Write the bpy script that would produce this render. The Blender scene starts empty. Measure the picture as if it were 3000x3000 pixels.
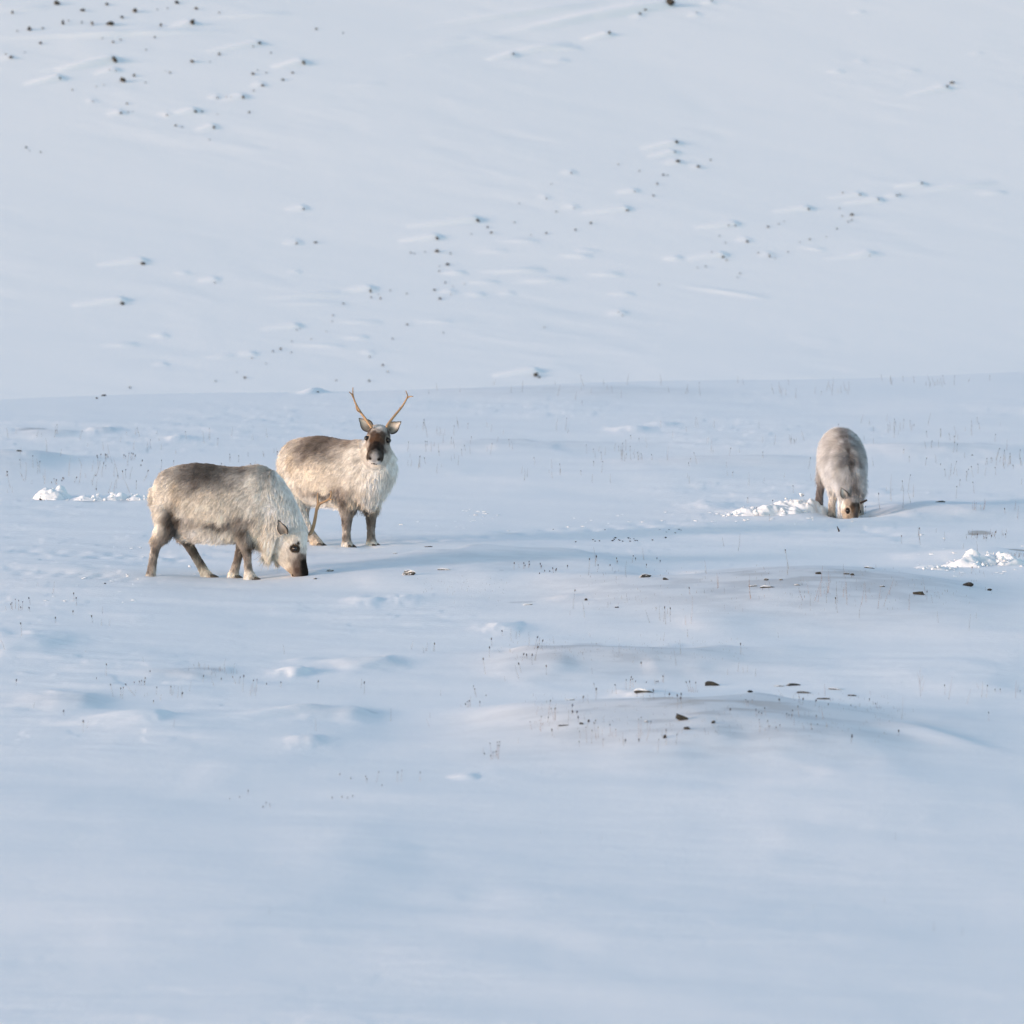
import bpy, bmesh, math, random
import numpy as np
from mathutils import Vector, Matrix, noise as mnoise

random.seed(7)
rng = np.random.default_rng(7)
R = math.radians
sc = bpy.context.scene
COL = sc.collection

# ------------------------------------------------------------------ camera, sky, sun, exposure
CAM_Z, LENS, PITCH = 3.16, 184.0, R(3.77)
FPX = LENS / 36.0 * 3000.0
cd = bpy.data.cameras.new('camera')
cd.lens, cd.sensor_width = LENS, 36.0
cd.clip_start, cd.clip_end = 0.5, 3000.0
cd.dof.use_dof = True
cd.dof.focus_distance = 41.5
cd.dof.aperture_fstop = 5.3
cam = bpy.data.objects.new('camera', cd)
COL.objects.link(cam)
cam.location = (0, 0, CAM_Z)
cam.rotation_euler = (math.pi / 2 - PITCH, 0, 0)
sc.camera = cam

SUN_EL, SUN_AZ = R(8.5), R(30.0)            # sun from the left, a little behind the camera
sun_dir = Vector((-math.cos(SUN_EL) * math.cos(SUN_AZ), -math.cos(SUN_EL) * math.sin(SUN_AZ), math.sin(SUN_EL)))
w = bpy.data.worlds.new('World')
sc.world = w
w.use_nodes = True
nt = w.node_tree
bg = nt.nodes['Background']
sky = nt.nodes.new('ShaderNodeTexSky')
sky.sky_type = 'NISHITA'
sky.sun_disc = False
sky.sun_elevation = SUN_EL
sky.sun_rotation = math.atan2(sun_dir.x, sun_dir.y)
sky.air_density, sky.dust_density, sky.ozone_density = 1.0, 0.8, 0.85
nt.links.new(sky.outputs[0], bg.inputs['Color'])
bg.inputs['Strength'].default_value = 0.15
sd = bpy.data.lights.new('sun', 'SUN')
sd.energy = 1.3
sd.angle = R(9.0)
sd.color = (1.0, 0.75, 0.69)
so = bpy.data.objects.new('sun', sd)
COL.objects.link(so)
so.rotation_euler = sun_dir.to_track_quat('Z', 'Y').to_euler()
sc.view_settings.view_transform = 'Standard'
sc.view_settings.look = 'None'
sc.view_settings.gamma = 1.0
sc.view_settings.use_curve_mapping = False
sc.view_settings.exposure = 1.24
sc.cycles.use_denoising = True
sc.cycles.max_bounces = 5
sc.cycles.diffuse_bounces = 3

# ------------------------------------------------------------------ small helpers
def tag(o, label=None, cat=None, group=None, kind=None):
    for k, v in (('label', label), ('category', cat), ('group', group), ('kind', kind)):
        if v:
            o[k] = v
    return o

def link(name, data, parent=None):
    o = bpy.data.objects.new(name, data)
    COL.objects.link(o)
    if parent is not None:
        o.parent = parent
    return o

def mesh_from(name, verts, faces, mat=None, smooth=True):
    me = bpy.data.meshes.new(name)
    me.from_pydata([tuple(map(float, v)) for v in verts], [], [tuple(int(i) for i in f) for f in faces])
    if smooth:
        me.polygons.foreach_set('use_smooth', [True] * len(me.polygons))
    if mat:
        me.materials.append(mat)
    me.update()
    return me

def hash01(ix, iy, seed):
    h = (ix.astype(np.int64) * 374761393 + iy.astype(np.int64) * 668265263 + seed * 974634777) & 0xFFFFFFFF
    h = ((h ^ (h >> 13)) * 1274126177) & 0xFFFFFFFF
    h = (h ^ (h >> 16)) & 0xFFFFFFFF
    return h / 4294967295.0

def vnoise(x, y, seed=0):
    ix, iy = np.floor(x), np.floor(y)
    fx, fy = x - ix, y - iy
    fx = fx * fx * fx * (fx * (fx * 6 - 15) + 10)
    fy = fy * fy * fy * (fy * (fy * 6 - 15) + 10)
    a = hash01(ix, iy, seed); b = hash01(ix + 1, iy, seed)
    c = hash01(ix, iy + 1, seed); d = hash01(ix + 1, iy + 1, seed)
    return (a + (b - a) * fx + (c - a) * fy + (a - b - c + d) * fx * fy) * 2 - 1

def fbm(x, y, seed, octs=3, gain=0.5):
    s, amp = 0.0, 1.0
    for k in range(octs):
        s = s + amp * vnoise(x * 2.03 ** k + 17.3 * k, y * 2.03 ** k - 9.1 * k, seed + k)
        amp *= gain
    return s

def smooth(e0, e1, x):
    t = np.clip((x - e0) / (e1 - e0), 0, 1)
    return t * t * (3 - 2 * t)

# ------------------------------------------------------------------ lie of the land
def base_height(x, y):
    """plain, the lip at its far end, the hidden dip and the hillside behind it"""
    ye = 73.5 + 0.62 * x + 0.5 * np.sin(x * 0.9)
    s = y - ye
    z = -6.5 * smooth(1.0, 45.0, s) + 0.0 * x
    hs = y - (139.5 + 0.38 * x)
    z = z + 0.40 * (np.logaddexp(0, hs / 9.0) * 9.0)
    return z

def ray(px, py):
    dx, dy = (px - 1500.0) / FPX, -(py - 1500.0) / FPX
    c, s = math.cos(PITCH), math.sin(PITCH)
    v = np.array([dx, c + dy * s, -s + dy * c])
    return v / v[1]

def hit(px, py, hf=None):
    """where the line of sight through a point of the photograph meets the land"""
    hf = hf or base_height
    v = ray(px, py)
    t = 12.0 + np.arange(0, 260, 0.05)
    z = CAM_Z + v[2] * t
    h = hf(v[0] * t, t)
    i = np.argmax(z < h)
    a, b = t[max(i - 1, 0)], t[i]
    tt = np.linspace(a, b, 30)
    zz = CAM_Z + v[2] * tt - hf(v[0] * tt, tt)
    k = np.argmax(zz < 0)
    return np.array([v[0] * tt[k], tt[k], float(hf(np.array([v[0] * tt[k]]), np.array([tt[k]]))[0])])

# crops of the photograph used to note positions: origin and scale
CROP = {'a': (0, 0, 1.932), 'b': (1000, 0, 1.932), 'c': (2000, 0, 1.932), 'd': (0, 500, 1.932),
        'e': (1000, 400, 1.932), 'f': (2000, 400, 1.932), 'g': (1300, 1600, 2.1467), 'h': (1300, 1950, 2.1467),
        'i': (2000, 1900, 1.932), 'j': (2000, 1450, 1.932), 'k': (400, 1300, 3.22), 'l': (1100, 1100, 2.1467),
        'm': (0, 1650, 1.486), 'n': (0, 1100, 3.22), 'o': (2000, 1100, 1.932)}
def P(c, u, v):
    ox, oy, s = CROP[c]
    return ox + u / s, oy + v / s

# ---- mounds on the plain: photo x, y, half width left, right (photo px), depth near, far (m), height (m), grey tint 0..1 for thin snow and, on some banks, painted shade
MOUNDS = [
    (1300, 1640, 420, 600, 2.6, 0.7, 0.24, 0.24), (2400, 1735, 760, 420, 2.6, 1.3, 0.34, 0.52),
    (1770, 1915, 330, 430, 1.4, 0.35, 0.19, 0.52), (2050, 2110, 560, 560, 1.8, 0.7, 0.30, 0.58),
    (60, 1345, 260, 120, 2.2, 0.5, 0.24, 0.20), (1400, 1295, 200, 480, 1.6, 0.4, 0.14, 0.16),
    (2650, 1315, 160, 300, 1.6, 0.4, 0.14, 0.16), (2750, 1490, 180, 330, 1.2, 0.5, 0.13, 0.08),
    (2150, 1345, 350, 250, 1.4, 0.5, 0.11, 0.16), (1700, 1145, 500, 350, 2.5, 1.0, 0.10, 0.20),
    (170, 1270, 110, 50, 0.8, 0.4, 0.11, 0.25), (300, 1262, 40, 40, 0.6, 0.4, 0.13, 0.2),
    (1100, 1935, 140, 90, 0.45, 0.3, 0.12, 0.15), (870, 1962, 60, 34, 0.25, 0.18, 0.11, 0.05),
    (460, 2105, 150, 34, 0.3, 0.2, 0.07, 0.0), (1010, 2080, 170, 90, 0.4, 0.25, 0.08, 0.15),
    (560, 1970, 120, 110, 0.35, 0.25, 0.06, 0.3), (230, 2050, 170, 80, 0.5, 0.3, 0.09, 0.22),
    (900, 2170, 60, 60, 0.25, 0.2, 0.06, 0.1), (1085, 1765, 70, 40, 0.35, 0.25, 0.08, 0.0),
    (1170, 1760, 40, 60, 0.3, 0.2, 0.06, 0.0), (1470, 1838, 60, 70, 0.4, 0.25, 0.10, 0.0),
    (520, 1282, 35, 45, 0.6, 0.4, 0.10, 0.0), (1862, 1255, 60, 40, 0.8, 0.4, 0.14, 0.0),
    (1940, 1240, 40, 40, 0.7, 0.4, 0.09, 0.0), (2080, 1470, 60, 80, 0.7, 0.4, 0.09, 0.0),
    (60, 1890, 200, 130, 1.2, 0.5, 0.10, 0.0), (2850, 1632, 170, 200, 0.5, 0.5, 0.12, 0.0),
    (2340, 1496, 190, 90, 0.45, 0.4, 0.12, 0.0),
    (1890, 2030, 90, 60, 0.3, 0.2, 0.07, 0.2), (660, 2150, 500, 420, 2.2, 1.2, 0.09, 0.0),
    (2600, 2330, 600, 500, 2.2, 1.2, 0.10, 0.0), (700, 2560, 700, 600, 2.0, 1.2, 0.07, 0.0),
    (2000, 2700, 700, 700, 1.8, 1.2, 0.06, 0.0), (1800, 1390, 420, 420, 2.2, 1.0, 0.09, 0.0),
    (2800, 1960, 400, 300, 1.4, 0.7, 0.07, 0.0), (350, 1700, 350, 250, 1.6, 0.8, 0.05, 0.0),
]
# bare patches where the animals have dug: photo x, y, rx px, depth m, strength
BARE = [(2872, 1567, 30, 0.28, 0.6), (2850, 1572, 16, 0.15, 0.8), (2985, 1625, 30, 0.30, 0.75), (370, 1452, 34, 0.22, 0.65), (260, 1456, 40, 0.18, 0.5),
        (100, 1262, 46, 0.30, 0.5), (135, 1440, 36, 0.12, 0.3), (1470, 1700, 9, .05, .4),
        (2130, 2085, 22, 0.09, 0.4), (2570, 2072, 14, 0.08, 0.4), (590, 1962, 70, .12, .35), (1100, 1925, 30, .08, .4),
        (1090, 2078, 22, .06, .35), (1720, 1885, 60, .1, .28), (1530, 1770, 40, .08, .45), (1500, 1560, 40, .2, .22)]

# ---- rocks on the hillside: crop, u, v, width, height (crop px), darkness, wind tail (crop px)
HROCKS = []
def hr(c, s):
    for item in s.split(';'):
        f = [float(q) for q in item.split(',')]
        HROCKS.append((c, f[0], f[1], f[2], f[3], f[4], f[5] if len(f) > 5 else 0))
hr('a', '320,15,40,30,.9;465,55,40,20,.9;605,22,25,20,.7;70,68,20,25,.8;765,60,35,30,.9;690,95,25,22,.9;1000,12,30,22,.7;'
   '1110,45,25,25,.6;1240,72,12,12,.6;1088,122,40,38,.9,130;912,142,18,22,.8;890,52,10,12,.6;948,46,10,10,.6;620,130,62,32,1;'
   '522,130,20,32,.8;463,125,12,20,.7;358,128,18,36,.8;388,115,12,12,.6;165,162,30,28,.9;242,158,18,14,.8;98,175,14,10,.6;'
   '228,242,28,16,.8;62,324,36,16,.9,60;33,305,12,12,.7;140,295,8,8,.5;640,235,18,22,.7;682,224,16,10,.5;580,215,10,12,.4;'
   '876,210,14,14,.8;826,280,12,12,.6;648,335,32,40,.9,330;340,440,14,26,.9,200;695,450,36,40,.6;758,425,26,22,.9;620,395,10,8,.6;'
   '655,400,12,10,.6,120;962,410,14,14,.6;935,402,10,8,.4;1088,345,30,26,.4;1240,304,22,18,.8;1470,244,28,18,1,300;1533,298,12,12,.6;'
   '1432,262,14,8,.4;1718,350,26,34,.8,180;1432,416,24,20,.8;1457,396,10,10,.5;1508,412,12,10,.5;1655,410,20,16,.7;1600,450,24,14,.4;'
   '1485,482,28,16,.9,60;1436,512,12,10,.5;1790,162,22,14,.6;720,586,16,14,.7;684,638,18,16,.8,80;725,634,10,8,.5;750,630,8,6,.4;'
   '1230,553,14,14,.7,50;1376,548,24,22,.9,120;1282,548,10,8,.5;1310,548,8,8,.5;1105,630,22,18,.6,180;1143,630,16,14,.7;'
   '1230,645,10,8,.4;1210,718,20,18,.8,100;995,710,22,12,.6;1030,718,12,10,.6;945,650,12,10,.4,50;148,832,16,18,.8;230,860,12,12,.7;'
   '168,852,8,8,.4;410,508,10,14,.5;587,480,10,10,.5;545,490,8,8,.4;1410,632,16,20,.4;1185,790,14,10,.3;525,572,10,10,.4,40;'
   '825,466,12,8,.4;1187,348,10,8,.4')
hr('b', '1858,8,65,40,1,420;1690,75,20,22,.8,50;1720,54,22,14,.6;1516,182,24,18,.9,150;975,305,16,14,.6,150;10,185,12,12,.5;'
   '1898,802,26,18,.7,200;1888,858,12,12,.5,150;1905,910,30,22,.5,80')
hr('c', '165,2,14,14,.8,60;80,70,10,10,.3,50;1498,485,16,18,.9,240;1522,467,40,12,.6;88,940,26,20,1,40;158,905,12,14,.6')
hr('d', '1718,215,18,18,.3,100;1680,412,16,14,.5,80;1785,404,28,14,.7;808,524,36,18,.6,260;1215,632,10,14,.4,90;692,750,30,26,.8,280;'
   '1588,1007,20,18,1;1546,1022,12,12,.6;1648,1027,10,10,.4;1680,900,10,10,.5,200;1698,890,8,8,.5;1652,966,10,10,.5;1762,953,10,10,.6;'
   '1427,1060,12,10,.5,100;1505,1090,10,10,.5;1385,1170,22,14,.5;1903,1185,14,12,.5;1885,818,12,12,.5;1880,852,10,10,.4;'
   '1340,1140,10,8,.4;547,1286,18,16,.8;585,1272,40,12,.7;735,1226,18,14,.7;1220,1190,12,12,.3;1848,910,8,10,.4;1800,1250,24,16,.4,80')
hr('e', '772,472,22,32,1,400;541,575,22,20,1,210;540,645,36,24,.7;600,722,30,16,.8;827,512,20,14,.6;850,543,22,14,.5;735,550,10,10,.5;'
   '393,657,10,14,.6;413,660,8,12,.6;474,652,8,12,.4;617,660,12,14,.5;555,762,12,12,.7;555,733,8,10,.6;588,826,12,12,.6;526,866,20,18,.8;'
   '558,916,24,16,.7;620,892,10,10,.5,60;632,846,8,6,.4;697,833,10,10,.4;165,873,16,26,.8,160;168,908,16,12,.7;222,915,10,22,.5;'
   '210,893,8,8,.4;278,870,10,10,.4;12,943,14,14,.5;370,888,16,8,.3;373,1062,18,16,.6;576,1110,12,10,.5;290,1143,14,16,.3;236,1293,16,14,.6;'
   '160,1245,12,16,.5,50;157,1382,18,14,.7;262,1330,14,10,.4;1160,545,16,14,.9;1325,527,18,14,.8;1414,489,20,14,.8;1617,416,30,14,.6,250;'
   '1216,424,12,10,.5;1007,376,8,12,.4;980,485,14,10,.4;1073,557,10,8,.3;1302,206,12,12,.4,60;1188,268,10,8,.4;1160,350,10,14,.4,40;'
   '1318,404,10,10,.5,60;1766,333,14,16,.5;1788,265,14,24,.4;1823,217,16,14,.8;1846,217,8,12,.6;1687,194,8,12,.5;1660,312,12,10,.4,100;'
   '1568,155,12,12,.3;1100,1345,44,36,.25,240;1122,1362,20,14,.6;1568,993,10,10,.5;1590,1012,10,12,.4,80;1797,836,12,12,.3;1148,1078,12,10,.3')
hr('f', '713,408,20,16,.8,200;960,442,32,18,.7;957,471,14,12,.7;937,481,10,10,.7;873,520,14,12,.5;888,405,10,12,.5;1003,327,16,10,.5,180;'
   '1109,355,8,20,.5,200;1212,332,16,14,.7,60;1230,328,10,12,.6;1354,262,16,14,.8,150;907,316,14,10,.3;298,503,12,14,.7,230;262,503,14,10,.4;'
   '365,592,24,20,.9,60;483,510,16,14,.6;544,493,10,12,.7;575,480,8,8,.5;228,680,24,16,.8,220;250,700,12,12,.5;427,657,12,12,.6;'
   '492,675,10,28,.6,60;522,688,10,8,.4;720,580,14,14,.6;812,568,10,10,.5;663,597,8,8,.4;83,741,10,10,.6;130,735,12,10,.6;325,773,12,14,.5;'
   '242,600,10,8,.5;208,562,10,10,.4;166,653,10,10,.4;310,795,10,10,.3;597,652,8,10,.3;903,448,14,10,.4;1058,672,10,8,.3,100')
# free drifts on the hillside without a rock: crop, u0, v0 (thick end), u1, v1, weight
DRIFTS = [('b', 1400, 12, 640, 118, 1.6), ('b', 1800, 8, 1050, 155, 2.2), ('b', 1270, 245, 960, 295, 1.3), ('b', 1350, 265, 1180, 268, .8),
          ('a', 1180, 180, 80, 212, 1.5), ('a', 1600, 74, 1250, 96, 1.0), ('a', 640, 345, 270, 405, .8), ('a', 700, 198, 420, 225, .7), ('a', 250, 38, 0, 60, .8),
          ('b', 900, 208, 560, 250, .7), ('b', 700, 208, 480, 235, .6), ('b', 650, 285, 300, 330, .5), ('b', 1280, 335, 1160, 345, .7), ('b', 240, 480, 60, 492, .5),
          ('e', 1130, 770, 860, 778, 1.1), ('e', 1250, 825, 1040, 836, .9), ('e', 880, 840, 720, 842, .7), ('e', 1100, 603, 930, 602, .7),
          ('e', 1580, 795, 1430, 797, .8), ('e', 1410, 692, 1270, 688, .7), ('e', 700, 785, 590, 788, .7), ('e', 810, 912, 720, 912, .6),
          ('e', 980, 902, 900, 904, .5), ('e', 1930, 702, 1840, 708, .8), ('e', 1650, 908, 1530, 908, .6), ('e', 930, 660, 780, 660, .5),
          ('e', 1340, 655, 1460, 660, .5), ('e', 210, 1075, 0, 1072, .6), ('e', 620, 1072, 460, 1070, .5), ('e', 150, 1162, 30, 1165, .6),
          ('f', 1740, 255, 1400, 300, 1.0), ('f', 1820, 310, 1690, 320, .7), ('f', 1110, 680, 860, 705, .9), ('f', 440, 925, 60, 870, .7), ('f', 800, 655, 680, 640, .5),
          ('c', 910, 395, 830, 397, .5), ('c', 1330, 390, 1230, 394, .6), ('c', 1030, 58, 960, 64, .5), ('c', 1040, 334, 980, 338, .4), ('c', 1700, 290, 1630, 294, .4),
          ('d', 770, 1010, 610, 1016, .7), ('d', 950, 958, 870, 962, .6), ('d', 950, 1120, 880, 1124, .5), ('d', 1930, 712, 1550, 740, .9), ('d', 1930, 770, 1580, 775, .5),
          ('d', 1930, 1020, 1700, 1012, .6), ('d', 1700, 590, 1640, 590, .4), ('d', 1070, 598, 1000, 600, .4), ('d', 1330, 1072, 1190, 1084, .6)]
TAILS = []
for (c, u, v, ww, hh, dk, tl) in HROCKS:
    if tl:
        x, y = P(c, u, v)
        s = CROP[c][2]
        sl = 0.17 if y < 450 else 0.10
        TAILS.append((x, y + hh / s * 0.25, x - tl / s, y + hh / s * 0.35 + tl / s * sl, 0.55 + hh / 45.0, True))
for (c, u0, v0, u1, v1, wt) in DRIFTS:
    a, b = P(c, u0, v0), P(c, u1, v1)
    dx_, dy_ = b[0] - a[0], b[1] - a[1]
    TAILS.append((a[0] - .15 * dx_, a[1] - .15 * dy_, b[0] + .35 * dx_, b[1] + .35 * dy_, wt, False))
PLAIN_DRIFTS = [('i', 1120, 430, 1850, 590, 0.9), ('m', 780, 655, 240, 710, .8), ('m', 1450, 620, 950, 690, .9), ('h', 230, 690, 0, 690, .5),
                ('h', 1480, 180, 1100, 235, .8), ('m', 1250, 430, 1400, 395, .4), ('g', 850, 340, 700, 370, .6), ('m', 200, 355, 0, 345, .4)]

mound_w = []
for (px, py, wl, wr, dn, df, h, soil_shade) in MOUNDS:
    p = hit(px, py)
    k = p[1] / FPX
    mound_w.append((p[0], p[1], wl * k, wr * k, dn, df, h * (0.42 if wl > 150 else 0.33), soil_shade))
tail_w = []
for (x0, y0, x1, y1, wt, rocky) in TAILS:
    tail_w.append((hit(x0, max(y0, -40)), hit(x1, max(y1, -40)), wt, rocky))
pd_w = []
for (c, u0, v0, u1, v1, wt) in PLAIN_DRIFTS:
    pd_w.append((hit(*P(c, u0, v0)), hit(*P(c, u1, v1)), wt))
bare_w = []
for (px, py, rx, dm, st) in BARE:
    p = hit(px, py)
    bare_w.append((p[0], p[1], rx * p[1] / FPX, dm, st))

def ridge(x, y, a, b, width, height, blunt):
    d = b[:2] - a[:2]
    L = math.hypot(*d)
    d = d / L
    t = ((x - a[0]) * d[0] + (y - a[1]) * d[1]) / L
    p = (x - a[0]) * -d[1] + (y - a[1]) * d[0]
    ww = width * (1.0 - 0.45 * np.clip(t, 0, 1)) * np.where(p > 0, 0.85, 1.35)
    if blunt:
        env = np.clip(1 - t, 0, 1) ** 0.75 * smooth(-0.26 / L, 0.05, t)
    else:
        env = np.sin(np.pi * np.clip(t, 0, 1) ** 0.75) ** 1.6
    return min(height, 0.085 * L) * env * np.exp(-(p / ww) ** 2)

def sub(mask_fn, x, y, fn, z):
    m = mask_fn
    if m.any():
        z[m] += fn(x[m], y[m])

DENTS = []          # (x, y, rx, ry, depth) trodden or dug hollows, filled in below
def height(x, y, fine=True):
    x = np.asarray(x, float); y = np.asarray(y, float)
    z = base_height(x, y)
    plain = 1 - smooth(-4, 3, y - (73.5 + 0.62 * x))
    z = z + plain * (0.030 * fbm(x * 0.20 + 3, y * 0.10, 11, 2) + 0.012 * fbm(x * 0.45, y * 0.6 + x * .1, 21, 3))
    for (mx, my, wl, wr, dn, df, h, soil_shade) in mound_w:
        m = (np.abs(x - mx) < 2.6 * max(wl, wr)) & (np.abs(y - my) < 2.6 * max(dn, df))
        if m.any():
            dx, dy = x[m] - mx, y[m] - my
            dx = dx + 0.18 * wl * fbm(dx / wl * 1.3 + mx, dy / dn * 1.1, 91, 2)
            dy = dy + 0.22 * dn * fbm(dx / wl * 1.7 + my, dy / dn * 1.3, 93, 2)
            a = np.where(dx < 0, dx / wl, dx / wr)
            b = np.where(dy < 0, dy / dn, dy / df)
            z[m] += h * np.exp(-np.abs(a) ** 2.2 - np.abs(b) ** 2.2)
    for (a, b, wt) in pd_w:
        m = (x > min(a[0], b[0]) - .6) & (x < max(a[0], b[0]) + .6) & (y > min(a[1], b[1]) - 1) & (y < max(a[1], b[1]) + 1)
        if m.any():
            z[m] += ridge(x[m], y[m], a, b, 0.11 * (0.6 + wt), 0.030 * wt, False)
    for (dx0, dy0, rx, ry, dep) in DENTS:
        m = (np.abs(x - dx0) < 3 * rx) & (np.abs(y - dy0) < 3 * ry)
        if m.any():
            z[m] -= dep * np.exp(-((x[m] - dx0) / rx) ** 2 - ((y[m] - dy0) / ry) ** 2)
    hill = smooth(20, 60, y - (73.5 + 0.62 * x))
    if np.any(hill > 0):
        z = z + hill * (0.10 * fbm(x * 0.03 + 5, y * 0.05, 31, 2) + 0.010 * fbm(x * 0.10 + y * .03, y * 0.35, 41, 3))
        for (a, b, wt, rocky) in tail_w:
            m = (x > min(a[0], b[0]) - 1) & (x < max(a[0], b[0]) + 1) & (y > min(a[1], b[1]) - 2) & (y < max(a[1], b[1]) + 6)
            if m.any():
                if rocky:
                    z[m] += ridge(x[m], y[m], a, b, 0.090 + 0.06 * wt, 0.098 * wt, True)
                else:
                    z[m] += ridge(x[m], y[m], a, b, 0.085 + 0.09 * wt, 0.060 * wt, False)
    if fine:
        # wind crust: long low streaks along the wind, breaking into small steps in patches
        pat = smooth(0.0, 0.7, fbm(x * 0.35 + 40, y * 0.16, 51, 2)) * (0.25 + 0.75 * smooth(25, 36, y))
        cr = fbm(x * 1.3 + y * 0.25, y * 3.0, 61, 3, 0.55)
        z = z + plain * (0.0022 + 0.007 * pat) * np.clip(cr, -0.5, 1.2)
        z = z + plain * 0.006 * pat * smooth(0.25, 0.6, fbm(x * 3.1, y * 3.4 + 7, 71, 2))
        z = z + hill * (0.004 + .006 * pat) * fbm(x * 0.45 + y * 0.1, y * 1.3, 81, 3)
    return z

def soil_shade_mask(x, y):
    s = np.zeros_like(x)
    n = 0.5 + 0.5 * fbm(x * 2.2, y * 2.6, 101, 3)
    st = smooth(0.35, 0.85, 0.5 + 0.5 * fbm(x * 3.5 + y, y * 5.0, 111, 3))
    for (mx, my, wl, wr, dn, df, h, soil_shade) in mound_w:
        if soil_shade:
            m = (np.abs(x - mx) < 2.2 * max(wl, wr)) & (np.abs(y - my) < 2.4 * max(dn, df))
            if m.any():
                dx, dy = x[m] - mx, y[m] - my
                a = np.where(dx < 0, dx / wl, dx / wr)
                b = np.where(dy < 0, dy / dn, dy / df)
                g = np.exp(-np.abs(a) ** 2.4 - np.abs(b) ** 2.4)
                s[m] = np.maximum(s[m], soil_shade * g * (0.5 + 0.5 * st[m]) * 1.0)
    for (bx, by, rx, dm, stg) in bare_w:
        m = (np.abs(x - bx) < 2.6 * rx) & (np.abs(y - by) < 2.6 * dm)
        if m.any():
            g = np.exp(-((x[m] - bx) / rx) ** 2 - ((y[m] - by) / dm) ** 2)
            s[m] = np.maximum(s[m], stg * smooth(0.15, 0.75, g * (0.45 + 0.9 * n[m])))
    return np.clip(s, 0, 1)

def land(px, py):
    return hit(px, py, lambda x, y: height(x, y, False))

# ------------------------------------------------------------------ materials
def new_mat(name):
    m = bpy.data.materials.new(name)
    m.use_nodes = True
    return m, m.node_tree, m.node_tree.nodes['Principled BSDF']

def mixrgb(nt, a, b, fac):
    n = nt.nodes.new('ShaderNodeMix')
    n.data_type = 'RGBA'
    for sock, v in ((n.inputs[6], a), (n.inputs[7], b), (n.inputs[0], fac)):
        if isinstance(v, (tuple, float, int)):
            sock.default_value = v if not isinstance(v, tuple) else (*v, 1.0)[:4]
        else:
            nt.links.new(v, sock)
    return n.outputs[2]

def noise_node(nt, scale, detail=3.0, vec=None, rough=0.55):
    n = nt.nodes.new('ShaderNodeTexNoise')
    n.inputs['Scale'].default_value = scale
    n.inputs['Detail'].default_value = detail
    n.inputs['Roughness'].default_value = rough
    if vec is not None:
        nt.links.new(vec, n.inputs['Vector'])
    return n

def coords(nt, scale=(1, 1, 1), kind='Object'):
    tc = nt.nodes.new('ShaderNodeTexCoord')
    mp = nt.nodes.new('ShaderNodeMapping')
    mp.inputs['Scale'].default_value = scale
    nt.links.new(tc.outputs[kind], mp.inputs['Vector'])
    return mp.outputs[0]

def ramp(nt, src, p0, p1):
    n = nt.nodes.new('ShaderNodeMapRange')
    n.interpolation_type = 'SMOOTHSTEP'
    n.inputs['From Min'].default_value = p0
    n.inputs['From Max'].default_value = p1
    nt.links.new(src, n.inputs['Value'])
    return n.outputs[0]

def bump(nt, bsdf, src, strength, dist):
    b = nt.nodes.new('ShaderNodeBump')
    b.inputs['Strength'].default_value = strength
    b.inputs['Distance'].default_value = dist
    nt.links.new(src, b.inputs['Height'])
    nt.links.new(b.outputs[0], bsdf.inputs['Normal'])
    return b

SNOW = (0.84, 0.853, 0.875)
def snow_material():
    m, nt, b = new_mat('snow')
    at = nt.nodes.new('ShaderNodeAttribute')
    at.attribute_name = 'soil_shade'
    v1 = coords(nt, (1, 1, 1))
    n1 = noise_node(nt, 26.0, 4, v1)
    n2 = noise_node(nt, 5.0, 3, v1)
    stubble = mixrgb(nt, (0.165, 0.190, 0.230), (0.30, 0.325, 0.365), n1.outputs[0])  # blue-grey of thin snow, also of the shade painted on some banks
    earth = mixrgb(nt, stubble, mixrgb(nt, (0.15, 0.115, 0.085), (0.33, 0.27, 0.21), n1.outputs[0]), ramp(nt, at.outputs['Fac'], 0.42, 0.62))
    tint = mixrgb(nt, SNOW, (0.815, 0.833, 0.86), n2.outputs[0])
    mul = nt.nodes.new('ShaderNodeMath'); mul.operation = 'MULTIPLY_ADD'
    nt.links.new(n1.outputs[0], mul.inputs[0]); mul.inputs[1].default_value = 0.5; mul.inputs[2].default_value = 0.75
    mm = nt.nodes.new('ShaderNodeMath'); mm.operation = 'MULTIPLY'; mm.use_clamp = True
    nt.links.new(mul.outputs[0], mm.inputs[0]); nt.links.new(at.outputs['Fac'], mm.inputs[1])
    nt.links.new(mixrgb(nt, tint, earth, mm.outputs[0]), b.inputs['Base Color'])
    b.inputs['Roughness'].default_value = 0.62
    b.inputs['Specular IOR Level'].default_value = 0.25
    va = coords(nt, (1.0, 2.2, 1.0))
    f1 = noise_node(nt, 9.0, 9, va, 0.68)
    bump(nt, b, f1.outputs[0], 0.5, 0.012)
    return m
M_SNOW = snow_material()

def clod_material():
    m, nt, b = new_mat('loose_snow')
    b.inputs['Base Color'].default_value = (0.78, 0.795, 0.815, 1)
    b.inputs['Roughness'].default_value = 0.6
    b.inputs['Specular IOR Level'].default_value = 0.2
    n = noise_node(nt, 30.0, 4, coords(nt))
    b.inputs['Subsurface Weight'].default_value = 0.6
    b.inputs['Subsurface Radius'].default_value = (1.0, 1.0, 1.0)
    b.inputs['Subsurface Scale'].default_value = 0.025
    bump(nt, b, n.outputs[0], 0.35, 0.01)
    return m
M_CLOD = clod_material()

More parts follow.
